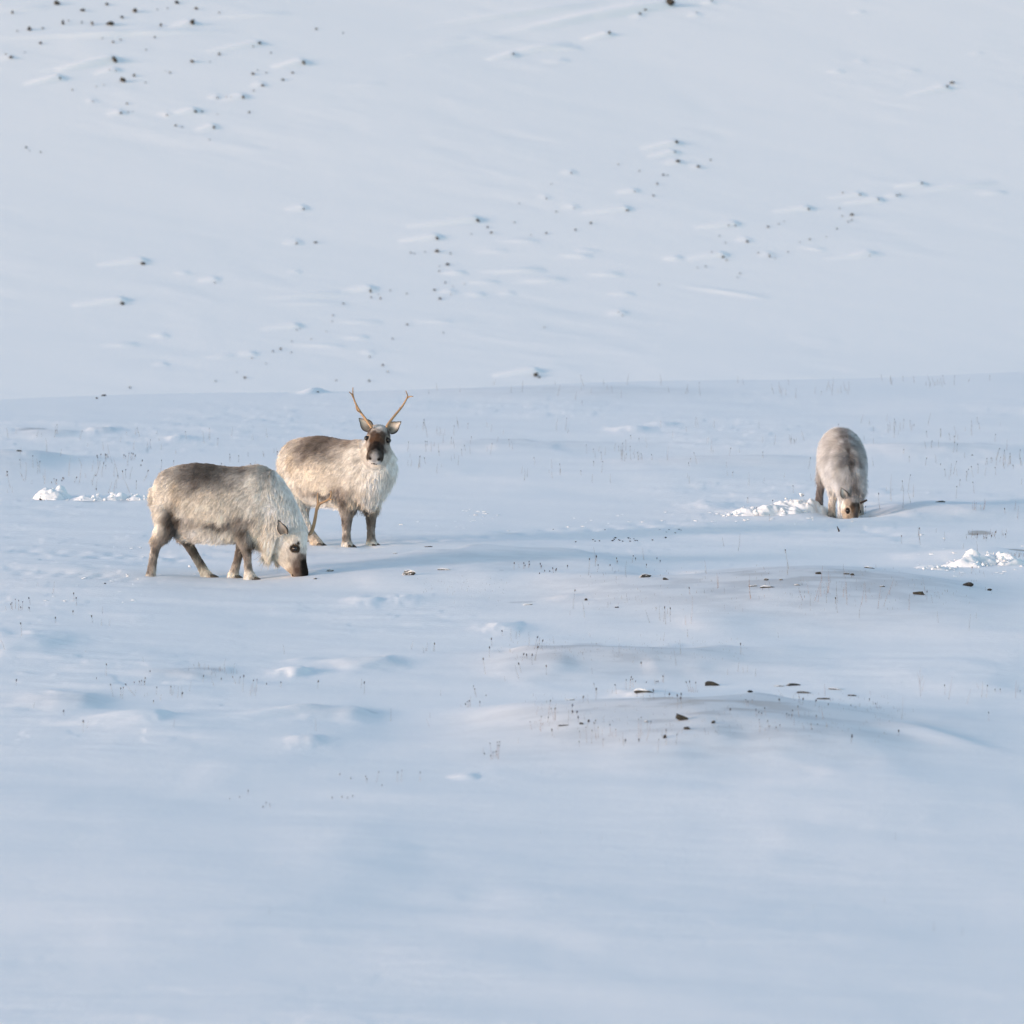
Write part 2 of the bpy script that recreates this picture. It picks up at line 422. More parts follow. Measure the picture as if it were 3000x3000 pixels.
def rock_material():
    m, nt, b = new_mat('rock')
    v = coords(nt)
    n1 = noise_node(nt, 3.0, 5, v); n2 = noise_node(nt, 14.0, 4, v)
    rockc = mixrgb(nt, (0.022, 0.023, 0.025), (0.062, 0.058, 0.052), n1.outputs[0])
    lich = mixrgb(nt, rockc, (0.075, 0.080, 0.045), ramp(nt, n2.outputs[0], 0.55, 0.7))
    oi = nt.nodes.new('ShaderNodeAttribute'); oi.attribute_type = 'OBJECT'; oi.attribute_name = 'dust'
    geo = nt.nodes.new('ShaderNodeNewGeometry')
    sep = nt.nodes.new('ShaderNodeSeparateXYZ'); nt.links.new(geo.outputs['Normal'], sep.inputs[0])
    a = nt.nodes.new('ShaderNodeMath'); a.operation = 'MULTIPLY_ADD'      # up-facing + noise + dust
    nt.links.new(n2.outputs[0], a.inputs[0]); a.inputs[1].default_value = 0.8; nt.links.new(sep.outputs[2], a.inputs[2])
    s = nt.nodes.new('ShaderNodeMath'); s.operation = 'ADD'
    nt.links.new(a.outputs[0], s.inputs[0]); nt.links.new(oi.outputs['Fac'], s.inputs[1])
    fac = ramp(nt, s.outputs[0], 1.15, 1.5)
    nt.links.new(mixrgb(nt, lich, (0.8, 0.83, 0.86), fac), b.inputs['Base Color'])
    b.inputs['Roughness'].default_value = 0.85
    b.inputs['Specular IOR Level'].default_value = 0.2
    bump(nt, b, n2.outputs[0], 0.5, 0.02)
    return m
M_ROCK = rock_material()

def plain_material(name, c0, c1, scale=40.0, rough=0.8, spec=0.2):
    m, nt, b = new_mat(name)
    n = noise_node(nt, scale, 3, coords(nt))
    nt.links.new(mixrgb(nt, c0, c1, n.outputs[0]), b.inputs['Base Color'])
    b.inputs['Roughness'].default_value = rough
    b.inputs['Specular IOR Level'].default_value = spec
    return m
M_STEM = plain_material('dry_stem', (0.16, 0.13, 0.11), (0.30, 0.24, 0.20))
M_STEM_RED = plain_material('red_stem', (0.19, 0.125, 0.105), (0.30, 0.22, 0.19))
M_HEAD = plain_material('seed_head', (0.025, 0.020, 0.020), (0.06, 0.045, 0.04))
M_PELLET = plain_material('pellet', (0.012, 0.011, 0.011), (0.03, 0.027, 0.025), rough=0.7)
M_TWIG = plain_material('twig', (0.02, 0.016, 0.014), (0.05, 0.04, 0.035))
M_ANTLER = plain_material('antler', (0.24, 0.15, 0.085), (0.40, 0.27, 0.16), 25.0, 0.55, 0.35)
M_STUB = plain_material('dark_antler', (0.02, 0.016, 0.014), (0.04, 0.03, 0.028), 25.0)
M_HOOF = plain_material('hoof', (0.03, 0.026, 0.022), (0.10, 0.085, 0.065), 25.0, 0.5, 0.4)
M_EYE = plain_material('eye', (0.006, 0.004, 0.004), (0.012, 0.008, 0.006), 5.0, 0.12, 0.6)

def fur_material(name, attr, rough=0.75):
    m, nt, b = new_mat(name)
    at = nt.nodes.new('ShaderNodeAttribute')
    at.attribute_name = attr
    nt.links.new(at.outputs['Color'], b.inputs['Base Color'])
    b.inputs['Roughness'].default_value = rough
    b.inputs['Specular IOR Level'].default_value = 0.06
    return m
M_COAT = fur_material('coat', 'coat')
M_FUR = fur_material('fur', 'fur_colour', 0.9)

# ------------------------------------------------------------------ where the three animals stand
SITES = {'graze': (648, 1699), 'stand': (988, 1596), 'calf': (2468, 1497)}
anchor = {}
for k, (px, py) in SITES.items():
    anchor[k] = hit(px, py)
c3 = anchor['calf']
DENTS.append((c3[0] + 0.08, c3[1] - 0.15, 0.28, 0.55, 0.10))
for k in ('graze', 'stand'):
    a = anchor[k]
    DENTS.append((a[0], a[1], 0.6, 0.5, 0.015))

for (qx, qy, n_) in (((40, 1690), (430, 1716), 15), ((560, 1640), (40, 1625), 13), ((1040, 1604), (1500, 1560), 13), ((1500, 1560), (2080, 1520), 13), ((2460, 1530), (2720, 1610), 10)):
    for i in range(n_):
        t_ = (i + random.uniform(-.3, .3)) / n_
        q = hit(qx[0] + (qy[0] - qx[0]) * t_, qx[1] + (qy[1] - qx[1]) * t_ + (5 if i % 2 else -5))
        DENTS.append((q[0], q[1], random.uniform(.05, .08), random.uniform(.09, .14), random.uniform(.006, .016)))
for k, offs in (('graze', ((-.53, -.115), (-.12, .115), (.25, -.105), (.09, .105))), ('stand', ((.12, -.02), (.27, -.25)))):
    for (ox, oy) in offs:
        DENTS.append((anchor[k][0] + ox, anchor[k][1] + oy, .09, .12, .012))

# ------------------------------------------------------------------ ground sheets
def sheet(name, ys, tx):
    ys = np.asarray(ys); tx = np.asarray(tx)
    reach = np.maximum(ys, 12.0)
    X = reach[:, None] * tx[None, :]
    Y = np.repeat(ys[:, None], len(tx), 1)
    Z = height(X.ravel(), Y.ravel()).reshape(X.shape)
    S = soil_shade_mask(X.ravel(), Y.ravel())
    nr, nc = X.shape
    me = bpy.data.meshes.new(name)
    me.vertices.add(nr * nc)
    me.vertices.foreach_set('co', np.stack([X, Y, Z], -1).astype(np.float32).ravel())
    i = np.arange(nr - 1)[:, None] * nc + np.arange(nc - 1)[None, :]
    q = np.stack([i, i + 1, i + 1 + nc, i + nc], -1).reshape(-1)
    nq = (nr - 1) * (nc - 1)
    me.loops.add(nq * 4)
    me.loops.foreach_set('vertex_index', q.astype(np.int32))
    me.polygons.add(nq)
    me.polygons.foreach_set('loop_start', (np.arange(nq) * 4).astype(np.int32))
    me.polygons.foreach_set('use_smooth', np.ones(nq, bool))
    me.update(calc_edges=True)
    at = me.attributes.new('soil_shade', 'FLOAT', 'POINT')
    at.data.foreach_set('value', S.astype(np.float32))
    me.materials.append(M_SNOW)
    o = link(name, me)
    o['kind'] = 'structure'
    return o

TD = 0.150
tx = np.concatenate([-np.geomspace(3.0, TD * 1.02, 34), np.linspace(-TD, TD, 1120), np.geomspace(TD * 1.02, 3.0, 34)])
inv = np.linspace(1 / 17.0, 1 / 84.0, 720)
y_plain = np.concatenate([[-60, -40, -25, -15, -8, -3, 0, 3, 6, 8, 10, 12, 13.5, 15, 16], 1 / inv, np.linspace(85, 118, 18)])
sheet('snow_plain', y_plain, tx)
y_hill = np.concatenate([np.linspace(118, 134, 10)[:-1], np.linspace(134, 205, 640), np.geomspace(206, 800, 30)])
sheet('snow_hillside', y_hill, np.concatenate([-np.geomspace(3.0, TD * 1.02, 34), np.linspace(-TD, TD, 800), np.geomspace(TD * 1.02, 3.0, 34)]))

# ------------------------------------------------------------------ rocks
def rock_mesh(name, seed, flat=0.7, sub=2, mat=M_ROCK):
    r = random.Random(seed)
    bm = bmesh.new()
    bmesh.ops.create_icosphere(bm, subdivisions=sub, radius=0.5)
    planes = [(Vector((r.gauss(0, 1), r.gauss(0, 1), r.gauss(0, 1))).normalized(), r.uniform(0.20, 0.40)) for _ in range(10)]
    for v in bm.verts:
        for n, d in planes:
            e = v.co.dot(n) - d
            if e > 0:
                v.co -= n * e * 0.9
        v.co += Vector((r.gauss(0, 1), r.gauss(0, 1), r.gauss(0, 1))) * 0.012
        v.co.z *= flat
    me = bpy.data.meshes.new(name)
    bm.to_mesh(me)
    bm.free()
    me.materials.append(mat)
    return me
ROCKS = [rock_mesh('rock', 100 + k, f, 2) for k, f in enumerate((.9, .8, .75, 1.0, .85, .7))]
FLATS = [rock_mesh('stone', 200 + k, f, 3) for k, f in enumerate((.55, .5, .6, .45))]

ZONE = [  # name, test, group
    ('of the upper left slope scatter', lambda x, y: x < 1020 and y < 480, 'rocks of the upper left scatter'),
    ('of the bare upper right slope', lambda x, y: y < 390, 'rocks high on the right of the slope'),
    ('of the scatter above mid slope', lambda x, y: x >= 1500 and x < 2080 and y < 660, 'rocks above the middle of the slope'),
    ('of the right hand slope scatter', lambda x, y: x >= 1980, 'rocks of the right hand scatter'),
    ('of the scatter above the antlered reindeer', lambda x, y: x >= 950 and y < 930, 'rocks above the antlered reindeer'),
    ('of the slope foot above the antlers', lambda x, y: x >= 700 and y >= 900, 'rocks at the foot of the slope'),
    ('of the bare left slope', lambda x, y: True, 'rocks on the left of the slope')]
NAMED = {
    ('a', 320): 'dark rock cut by the top edge, leftmost of the large ones',
    ('a', 465): 'slanting black sliver of rock just right of the one cut by the top edge',
    ('a', 620): 'largest black slab of the upper left scatter, lying slanted over a bright drift',
    ('a', 765): 'black crescent rock up and right of the largest slab of the upper left scatter',
    ('a', 690): 'small black rock between the largest upper left slab and the crescent rock',
    ('a', 1088): 'hooked dark rock at the right end of the bright drift by the largest slab',
    ('a', 165): 'dark rock with a pointed top near the left edge, below the leftmost slivers',
    ('a', 62): 'flat black rock on the left edge with a short white drift',
    ('a', 648): 'blocky dark rock ending the longest white drift of the upper left slope',
    ('a', 340): 'narrow upright dark rock at the end of a white drift far left',
    ('a', 695): 'broad snow dusted grey rock beside a smaller black one',
    ('a', 758): 'small black rock just right of the broad snow dusted one',
    ('a', 1470): 'black rock alone at the right end of a thin drift high on the slope',
    ('a', 1718): 'slanted dark rock, rightmost of the upper left scatter',
    ('a', 1376): 'dark rock at the right end of a row of specks on a white drift',
    ('a', 1210): 'lowest dark rock of the upper left scatter',
    ('a', 1485): 'wide dark rock below the slanted rightmost rock of the upper left scatter',
    ('a', 358): 'upright dark sliver, leftmost of three left of the largest slab',
    ('a', 522): 'leaning dark sliver immediately left of the largest upper left slab',
    ('a', 148): 'dark rock low on the left, upper one of a lone pair',
    ('a', 230): 'dark speck low on the left, lower one of a lone pair',
    ('b', 1858): 'big dark forked rock cut by the top edge on a broad bright drift',
    ('b', 1690): 'dark rock below and left of the forked rock at the top edge',
    ('b', 1516): 'lone black rock with a white drift below the forked rock at the top edge',
    ('b', 975): 'small grey rock at the low end of a curved drift near the top middle',
    ('b', 1898): 'grey rock with a drift, topmost of the scatter above the middle of the slope',
    ('c', 1498): 'dark rock with a long thin drift, alone on the upper right slope',
    ('c', 1522): 'long grey ledge of rock touching the lone dark rock on the upper right',
    ('c', 88): 'black rock, darkest one right of the middle of the slope',
    ('c', 165): 'dark rock cut by the top edge right of the forked one',
    ('d', 808): 'snow topped grey rock ending the upper of two long drifts on the left',
    ('d', 692): 'round dark rock ending the lower of two long drifts on the left',
    ('d', 1588): 'black rock standing out low on the slope up and left of the antlers',
    ('d', 547): 'dark rock at the foot of the slope, left end of a close pair',
    ('d', 585): 'flat dark rock at the foot of the slope, right one of a close pair',
    ('d', 735): 'grey rock just up and right of the close pair at the slope foot',
    ('d', 1785): 'flat dark rock without a drift on the upper part of the left slope',
    ('e', 772): 'tall black rock ending the longest curved drift in the middle of the slope',
    ('e', 541): 'black rock ending the drift just below the longest curved drift',
    ('e', 540): 'slanting grey rock below the black one with the shorter drift',
    ('e', 600): 'flat dark rock below the slanting grey one above the antlers',
    ('e', 165): 'upright dark rock on a short drift, left of the scatter above the antlers',
    ('e', 1160): 'leftmost of three black rocks in a rising line right of the antlers',
    ('e', 1325): 'middle one of three black rocks in a rising line right of the antlers',
    ('e', 1414): 'rightmost of three black rocks in a rising line right of the antlers',
    ('e', 1617): 'flat grey rock ending a faint long drift up and right of the black trio',
    ('e', 1100): 'snow plastered pale boulder with a bright drift at the foot of the slope',
    ('e', 1122): 'small dark rock at the right foot of the snow plastered boulder',
    ('f', 713): 'dark rock ending a faint drift, top of the right hand scatter',
    ('f', 960): 'wide grey rock with a shadow trail in the right hand scatter',
    ('f', 1354): 'dark rock farthest up and right of the right hand scatter',
    ('f', 365): 'black rock with a short drift in the lower right hand scatter',
    ('f', 228): 'dark rock ending the brightest long drift of the right hand scatter',
    ('f', 298): 'small dark rock ending the upper long drift of the right hand scatter',
    ('f', 492): 'tall thin grey rock low in the right hand scatter'}
zone_pts = {}
for (c, u, v, ww, hh, dk, tl) in HROCKS:
    q = P(c, u, v)
    zone_pts.setdefault(next(z for z in ZONE if z[1](*q))[2], []).append(q)
used = set()
for k, (c, u, v, ww, hh, dk, tl) in enumerate(HROCKS):
    px, py = P(c, u, v)
    s = CROP[c][2]
    p = land(px, max(py + hh / s * 0.3, -20))
    d = p[1]
    wm, hm = ww / s * d / FPX, hh / s * d / FPX
    o = link('rock', ROCKS[k % len(ROCKS)])
    o.scale = (wm * 1.05, wm * 0.7, hm * 1.35)
    o.location = (p[0], p[1], p[2] + hm * 0.22)
    o.rotation_euler = (random.uniform(-.2, .2), (-0.30 if ww > hh * 1.3 else random.uniform(-.5, .05)), random.uniform(-.5, .5))
    o['dust'] = float(-0.36 + (1 - dk) * 0.95)
    lab = NAMED.get((c, int(u)))
    zn = next(z for z in ZONE if z[1](px, py))
    if lab is None or (c, u) in used:
        size = 'tiny' if max(ww, hh) < 13 else 'small'
        tone = 'dark' if dk > .65 else ('grey' if dk > .45 else 'snow dusted')
        zp = np.array(zone_pts[zn[2]])
        fx, fy = (zp[:, 0] < px).mean(), (zp[:, 1] < py).mean()
        part = ('upper' if fy < .5 else 'lower') + ' ' + ('left' if fx < .36 else ('middle' if fx < .67 else 'right'))
        lab = '%s %s rock%s, %s %s' % (size, tone, ' with a drift' if tl else '', part, zn[0])
    used.add((c, u))
    tag(o, lab, 'rock', zn[2])

# ------------------------------------------------------------------ stones on the plain: crop, u, v, width, height, dust, tilt, label
STONES = [
    ('g', 1265, 188, 84, 20, .15, 0, 'thin dark arc of stone showing through snow, left end of the upper mound'),
    ('g', 1395, 205, 36, 15, -.2, 0, 'small dark stone just right of the arc shaped stone'),
    ('g', 1088, 381, 26, 10, 0, 0, 'tiny grey stone low on the left of the upper mound'),
    ('g', 897, 333, 20, 16, -.1, 0, 'round brown stone at the right end of a pale drift, left of the upper mound'),
    ('g', 525, 366, 70, 9, .2, 0, 'flat grey stone sliver farthest left on the plain middle'),
    ('h', 1685, 113, 88, 34, -.45, .1, 'largest dark mossy stone, on the crest of the lower mound'),
    ('h', 1500, 329, 88, 36, -.5, -.45, 'tilted brown slab lying clear of the snow on the lower mound'),
    ('h', 1532, 391, 40, 22, -.3, 0, 'dark stone just below the tilted brown slab'),
    ('h', 1390, 447, 24, 22, -.35, 0, 'small dark stone beside a grass stem left of the tilted slab'),
    ('h', 868, 364, 30, 13, -.3, 0, 'small black stone on the left part of the lower mound'),
    ('h', 760, 373, 74, 13, .0, 0, 'low flat dark stone, leftmost on the lower mound'),
    ('h', 1280, 350, 32, 11, .1, 0, 'faint grey stone left of the tilted brown slab'),
    ('h', 1695, 355, 28, 18, .05, 0, 'snow dusted stone right of the tilted brown slab'),
    ('h', 1255, 158, 120, 26, .35, 0, 'broad snow capped stone on the crest left of the mossy stone'),
    ('h', 800, 213, 60, 10, .3, 0, 'pale snow capped stone on the upper left of the lower mound'),
    ('i', 555, 211, 70, 10, .0, 0, 'flat dark stone edge right of the mossy stone on the lower mound'),
    ('i', 625, 206, 90, 14, -.1, -.08, 'long dark stone edge at the top right of the lower mound crest'),
    ('i', 690, 249, 86, 14, -.15, 0, 'flat dark stone below the long crest edge stone'),
    ('i', 800, 282, 76, 13, -.15, 0, 'flat dark stone lower and right of its like on the lower mound'),
    ('i', 965, 264, 52, 11, -.1, -.1, 'rightmost dark stone sliver of the lower mound'),
    ('i', 382, 244, 34, 11, -.2, -.2, 'small brown stone between the mossy stone and the flat ones'),
    ('i', 875, 229, 100, 9, .2, -.08, 'faint grey stone edge trailing right along the lower mound crest'),
    ('j', 768, 440, 34, 18, -.35, 0, 'small dark stone at the top of the upper mound'),
    ('j', 962, 448, 22, 14, -.35, 0, 'black stone at the right end of a flat one on the upper mound'),
    ('j', 925, 446, 46, 8, .0, 0, 'flat grey stone joining the black one on the upper mound'),
    ('j', 1060, 411, 64, 12, .15, -.1, 'snow capped brown stone on the crest of the upper mound'),
    ('j', 1338, 553, 66, 26, -.45, 0, 'dark rounded stone alone on the near right of the upper mound'),
    ('j', 1618, 506, 58, 24, -.25, .25, 'tilted dark stone wedge on the right of the upper mound'),
    ('j', 1735, 537, 34, 12, -.05, .15, 'small flat stone, rightmost of the upper mound'),
    ('j', 480, 519, 84, 14, .1, .05, 'flat grey stone on the left of the upper mound beside a tall stem'),
    ('j', 400, 513, 56, 9, .2, 0, 'faint grey stone left of the flat one by the tall stem'),
    ('j', 655, 507, 44, 9, .1, 0, 'narrow grey stone in the middle of the upper mound'),
    ('j', 472, 478, 32, 11, .15, 0, 'pale brown stone left of the middle of the upper mound'),
    ('j', 558, 477, 20, 9, .0, 0, 'tiny dark stone left of the middle of the upper mound'),
    ('j', 1130, 515, 32, 9, .2, 0, 'faint grey stone at the foot of red stems on the upper mound'),
    ('j', 1460, 39, 56, 14, -.1, .2, 'dark stone edge on the snow right of the grazing calf'),
    ('k', 1820, 1196, 84, 16, .22, 0, 'flat grey stone just right of the grazing reindeer muzzle'),
    ('k', 1685, 1272, 34, 14, .05, .3, 'tiny grey stone in front of the grazing reindeer muzzle'),
    ('l', 335, 1075, 52, 11, .05, 0, 'thin dark stone on the shaded bank right of the grazing reindeer'),
    ('l', 130, 1117, 36, 9, .15, 0, 'small faint stone on the shaded bank right of the muzzle'),
    ('l', 205, 1242, 96, 30, .4, 0, 'rounded snow covered stone below the shaded bank'),
    ('l', 440, 1219, 104, 11, .22, 0, 'brown edged arc of stone at the foot of the shaded bank'),
    ('n', 1237, 1138, 40, 24, -.4, 0, 'black stone in the dug snow behind the grazing reindeer'),
    ('n', 382, 1168, 18, 26, -.3, .8, 'small brown stone left of the dug snow, lower left'),
    ('n', 178, 710, 60, 12, .0, -.2, 'dark stone sliver on the bank at the left edge'),
    ('o', 1640, 451, 10, 10, -.4, 0, 'single black pebble right of the calf near the right edge'),
]
for k, (c, u, v, ww, hh, dust, tilt, lab) in enumerate(STONES):
    px, py = P(c, u, v)
    s = CROP[c][2]
    p = land(px, py + hh / s * 0.45)
    d = p[1]
    wm, hm = ww / s * d / FPX, hh / s * d / FPX
    o = link('stone', FLATS[k % len(FLATS)])
    fl = (.55, .5, .6, .45)[k % len(FLATS)]
    o.scale = (wm * 1.2, max(wm * 0.6, 0.04), hm * (1.9 if abs(tilt) < .2 else 1.5) / fl)
    o.location = (p[0], p[1] + wm * 0.2, p[2] + hm * (0.12 if abs(tilt) < .2 else .40))
    o.rotation_euler = (0.10, -tilt, random.uniform(-.25, .25))
    o['dust'] = float(dust + (.12 if dust > -.3 else 0))
    tag(o, lab, 'stone', 'stones showing through the snow of the plain')

# ------------------------------------------------------------------ dark pellets
PELLETS = [(1118, 968), (1443, 972), (1368, 1033), (1380, 1042), (1408, 1040), (1492, 1040), (1500, 1030), (1508, 1021), (1530, 1033), (1537, 1037),
           (1555, 1043), (1590, 1022), (1602, 1028), (1602, 1043), (1625, 1028), (1632, 1038), (1645, 1038), (1743, 1035), (1782, 993), (1790, 973),
           (1820, 990), (1831, 988), (1846, 972), (1824, 1020), (1885, 992), (1908, 970), (1922, 976), (1260, 1046)]
pel = rock_mesh('pellet', 301, .7, 1, M_PELLET)
for (u, v) in PELLETS:
    px, py = P('l', u, v)
    p = land(px, py + 1)
    o = link('pellet', pel)
    sz = random.uniform(11, 18) / 2.1467 * p[1] / FPX
    o.scale = (sz * 1.25, sz, sz * 0.95)
    o.location = (p[0], p[1], p[2] + sz * 0.2)
    o.rotation_euler = (0, 0, random.uniform(0, 3))
    lab = 'small black pellet on the snow between the antlered reindeer and the calf'
    if (u, v) == (1118, 968):
        lab = 'small black pellet lying alone, farthest left of the scattered ones'
    elif u >= 1780:
        lab = 'small black pellet in the right hand group of scattered pellets'
    tag(o, lab, 'pellet', 'black pellets scattered on the snow')
p = land(*P('m', 457, 88))
o = link('pellet', pel); o.scale = (.022, .02, .02); o.location = p
tag(o, 'single black pellet on the snow below the grazing reindeer hind leg', 'pellet', 'black pellets scattered on the snow')

# ------------------------------------------------------------------ grass stems, twig
def tube(pts, radii, sides=5, cap=True):
    pts = [Vector(q) for q in pts]
    V, F = [], []
    prev = None
    for i, q in enumerate(pts):
        t = (pts[min(i + 1, len(pts) - 1)] - pts[max(i - 1, 0)]).normalized()
        ref = prev if prev is not None else (Vector((1, 0, 0)) if abs(t.x) < .9 else Vector((0, 1, 0)))
        a = (ref - t * ref.dot(t)).normalized()
        b = t.cross(a)
        prev = a
        for k in range(sides):
            an = 2 * math.pi * k / sides
            V.append(q + (a * math.cos(an) + b * math.sin(an)) * radii[i])
    for i in range(len(pts) - 1):
        for k in range(sides):
            k2 = (k + 1) % sides
            F.append((i * sides + k, i * sides + k2, (i + 1) * sides + k2, (i + 1) * sides + k))
    if cap:
        V.append(pts[0]); V.append(pts[-1])
        n0 = len(V) - 2
        for k in range(sides):
            k2 = (k + 1) % sides
            F.append((n0, k2, k))
            e = (len(pts) - 1) * sides
            F.append((n0 + 1, e + k, e + k2))
    return V, F

def stem_geo(base, top, rad, bend, sides=4):
    b, t = Vector(base), Vector(top)
    m = (b + t) / 2 + Vector((bend, bend * .4, 0)) * (t - b).length
    pts = [b * (1 - s) ** 2 + m * 2 * s * (1 - s) + t * s * s for s in (0, .35, .7, 1)]
    return tube(pts, [rad, rad * .85, rad * .65, rad * .4], sides)

def head_geo(top, d, L, rad):
    t, d = Vector(top), Vector(d).normalized()
    pts = [t - d * L * .5, t - d * L * .25, t, t + d * L * .3, t + d * L * .5]
    return tube(pts, [rad * .3, rad * .9, rad, rad * .7, rad * .15], 5)

def join_geo(lst):
    V, F = [], []
    for v, f in lst:
        n = len(V)
        V += v
        F += [tuple(i + n for i in q) for q in f]
    return V, F

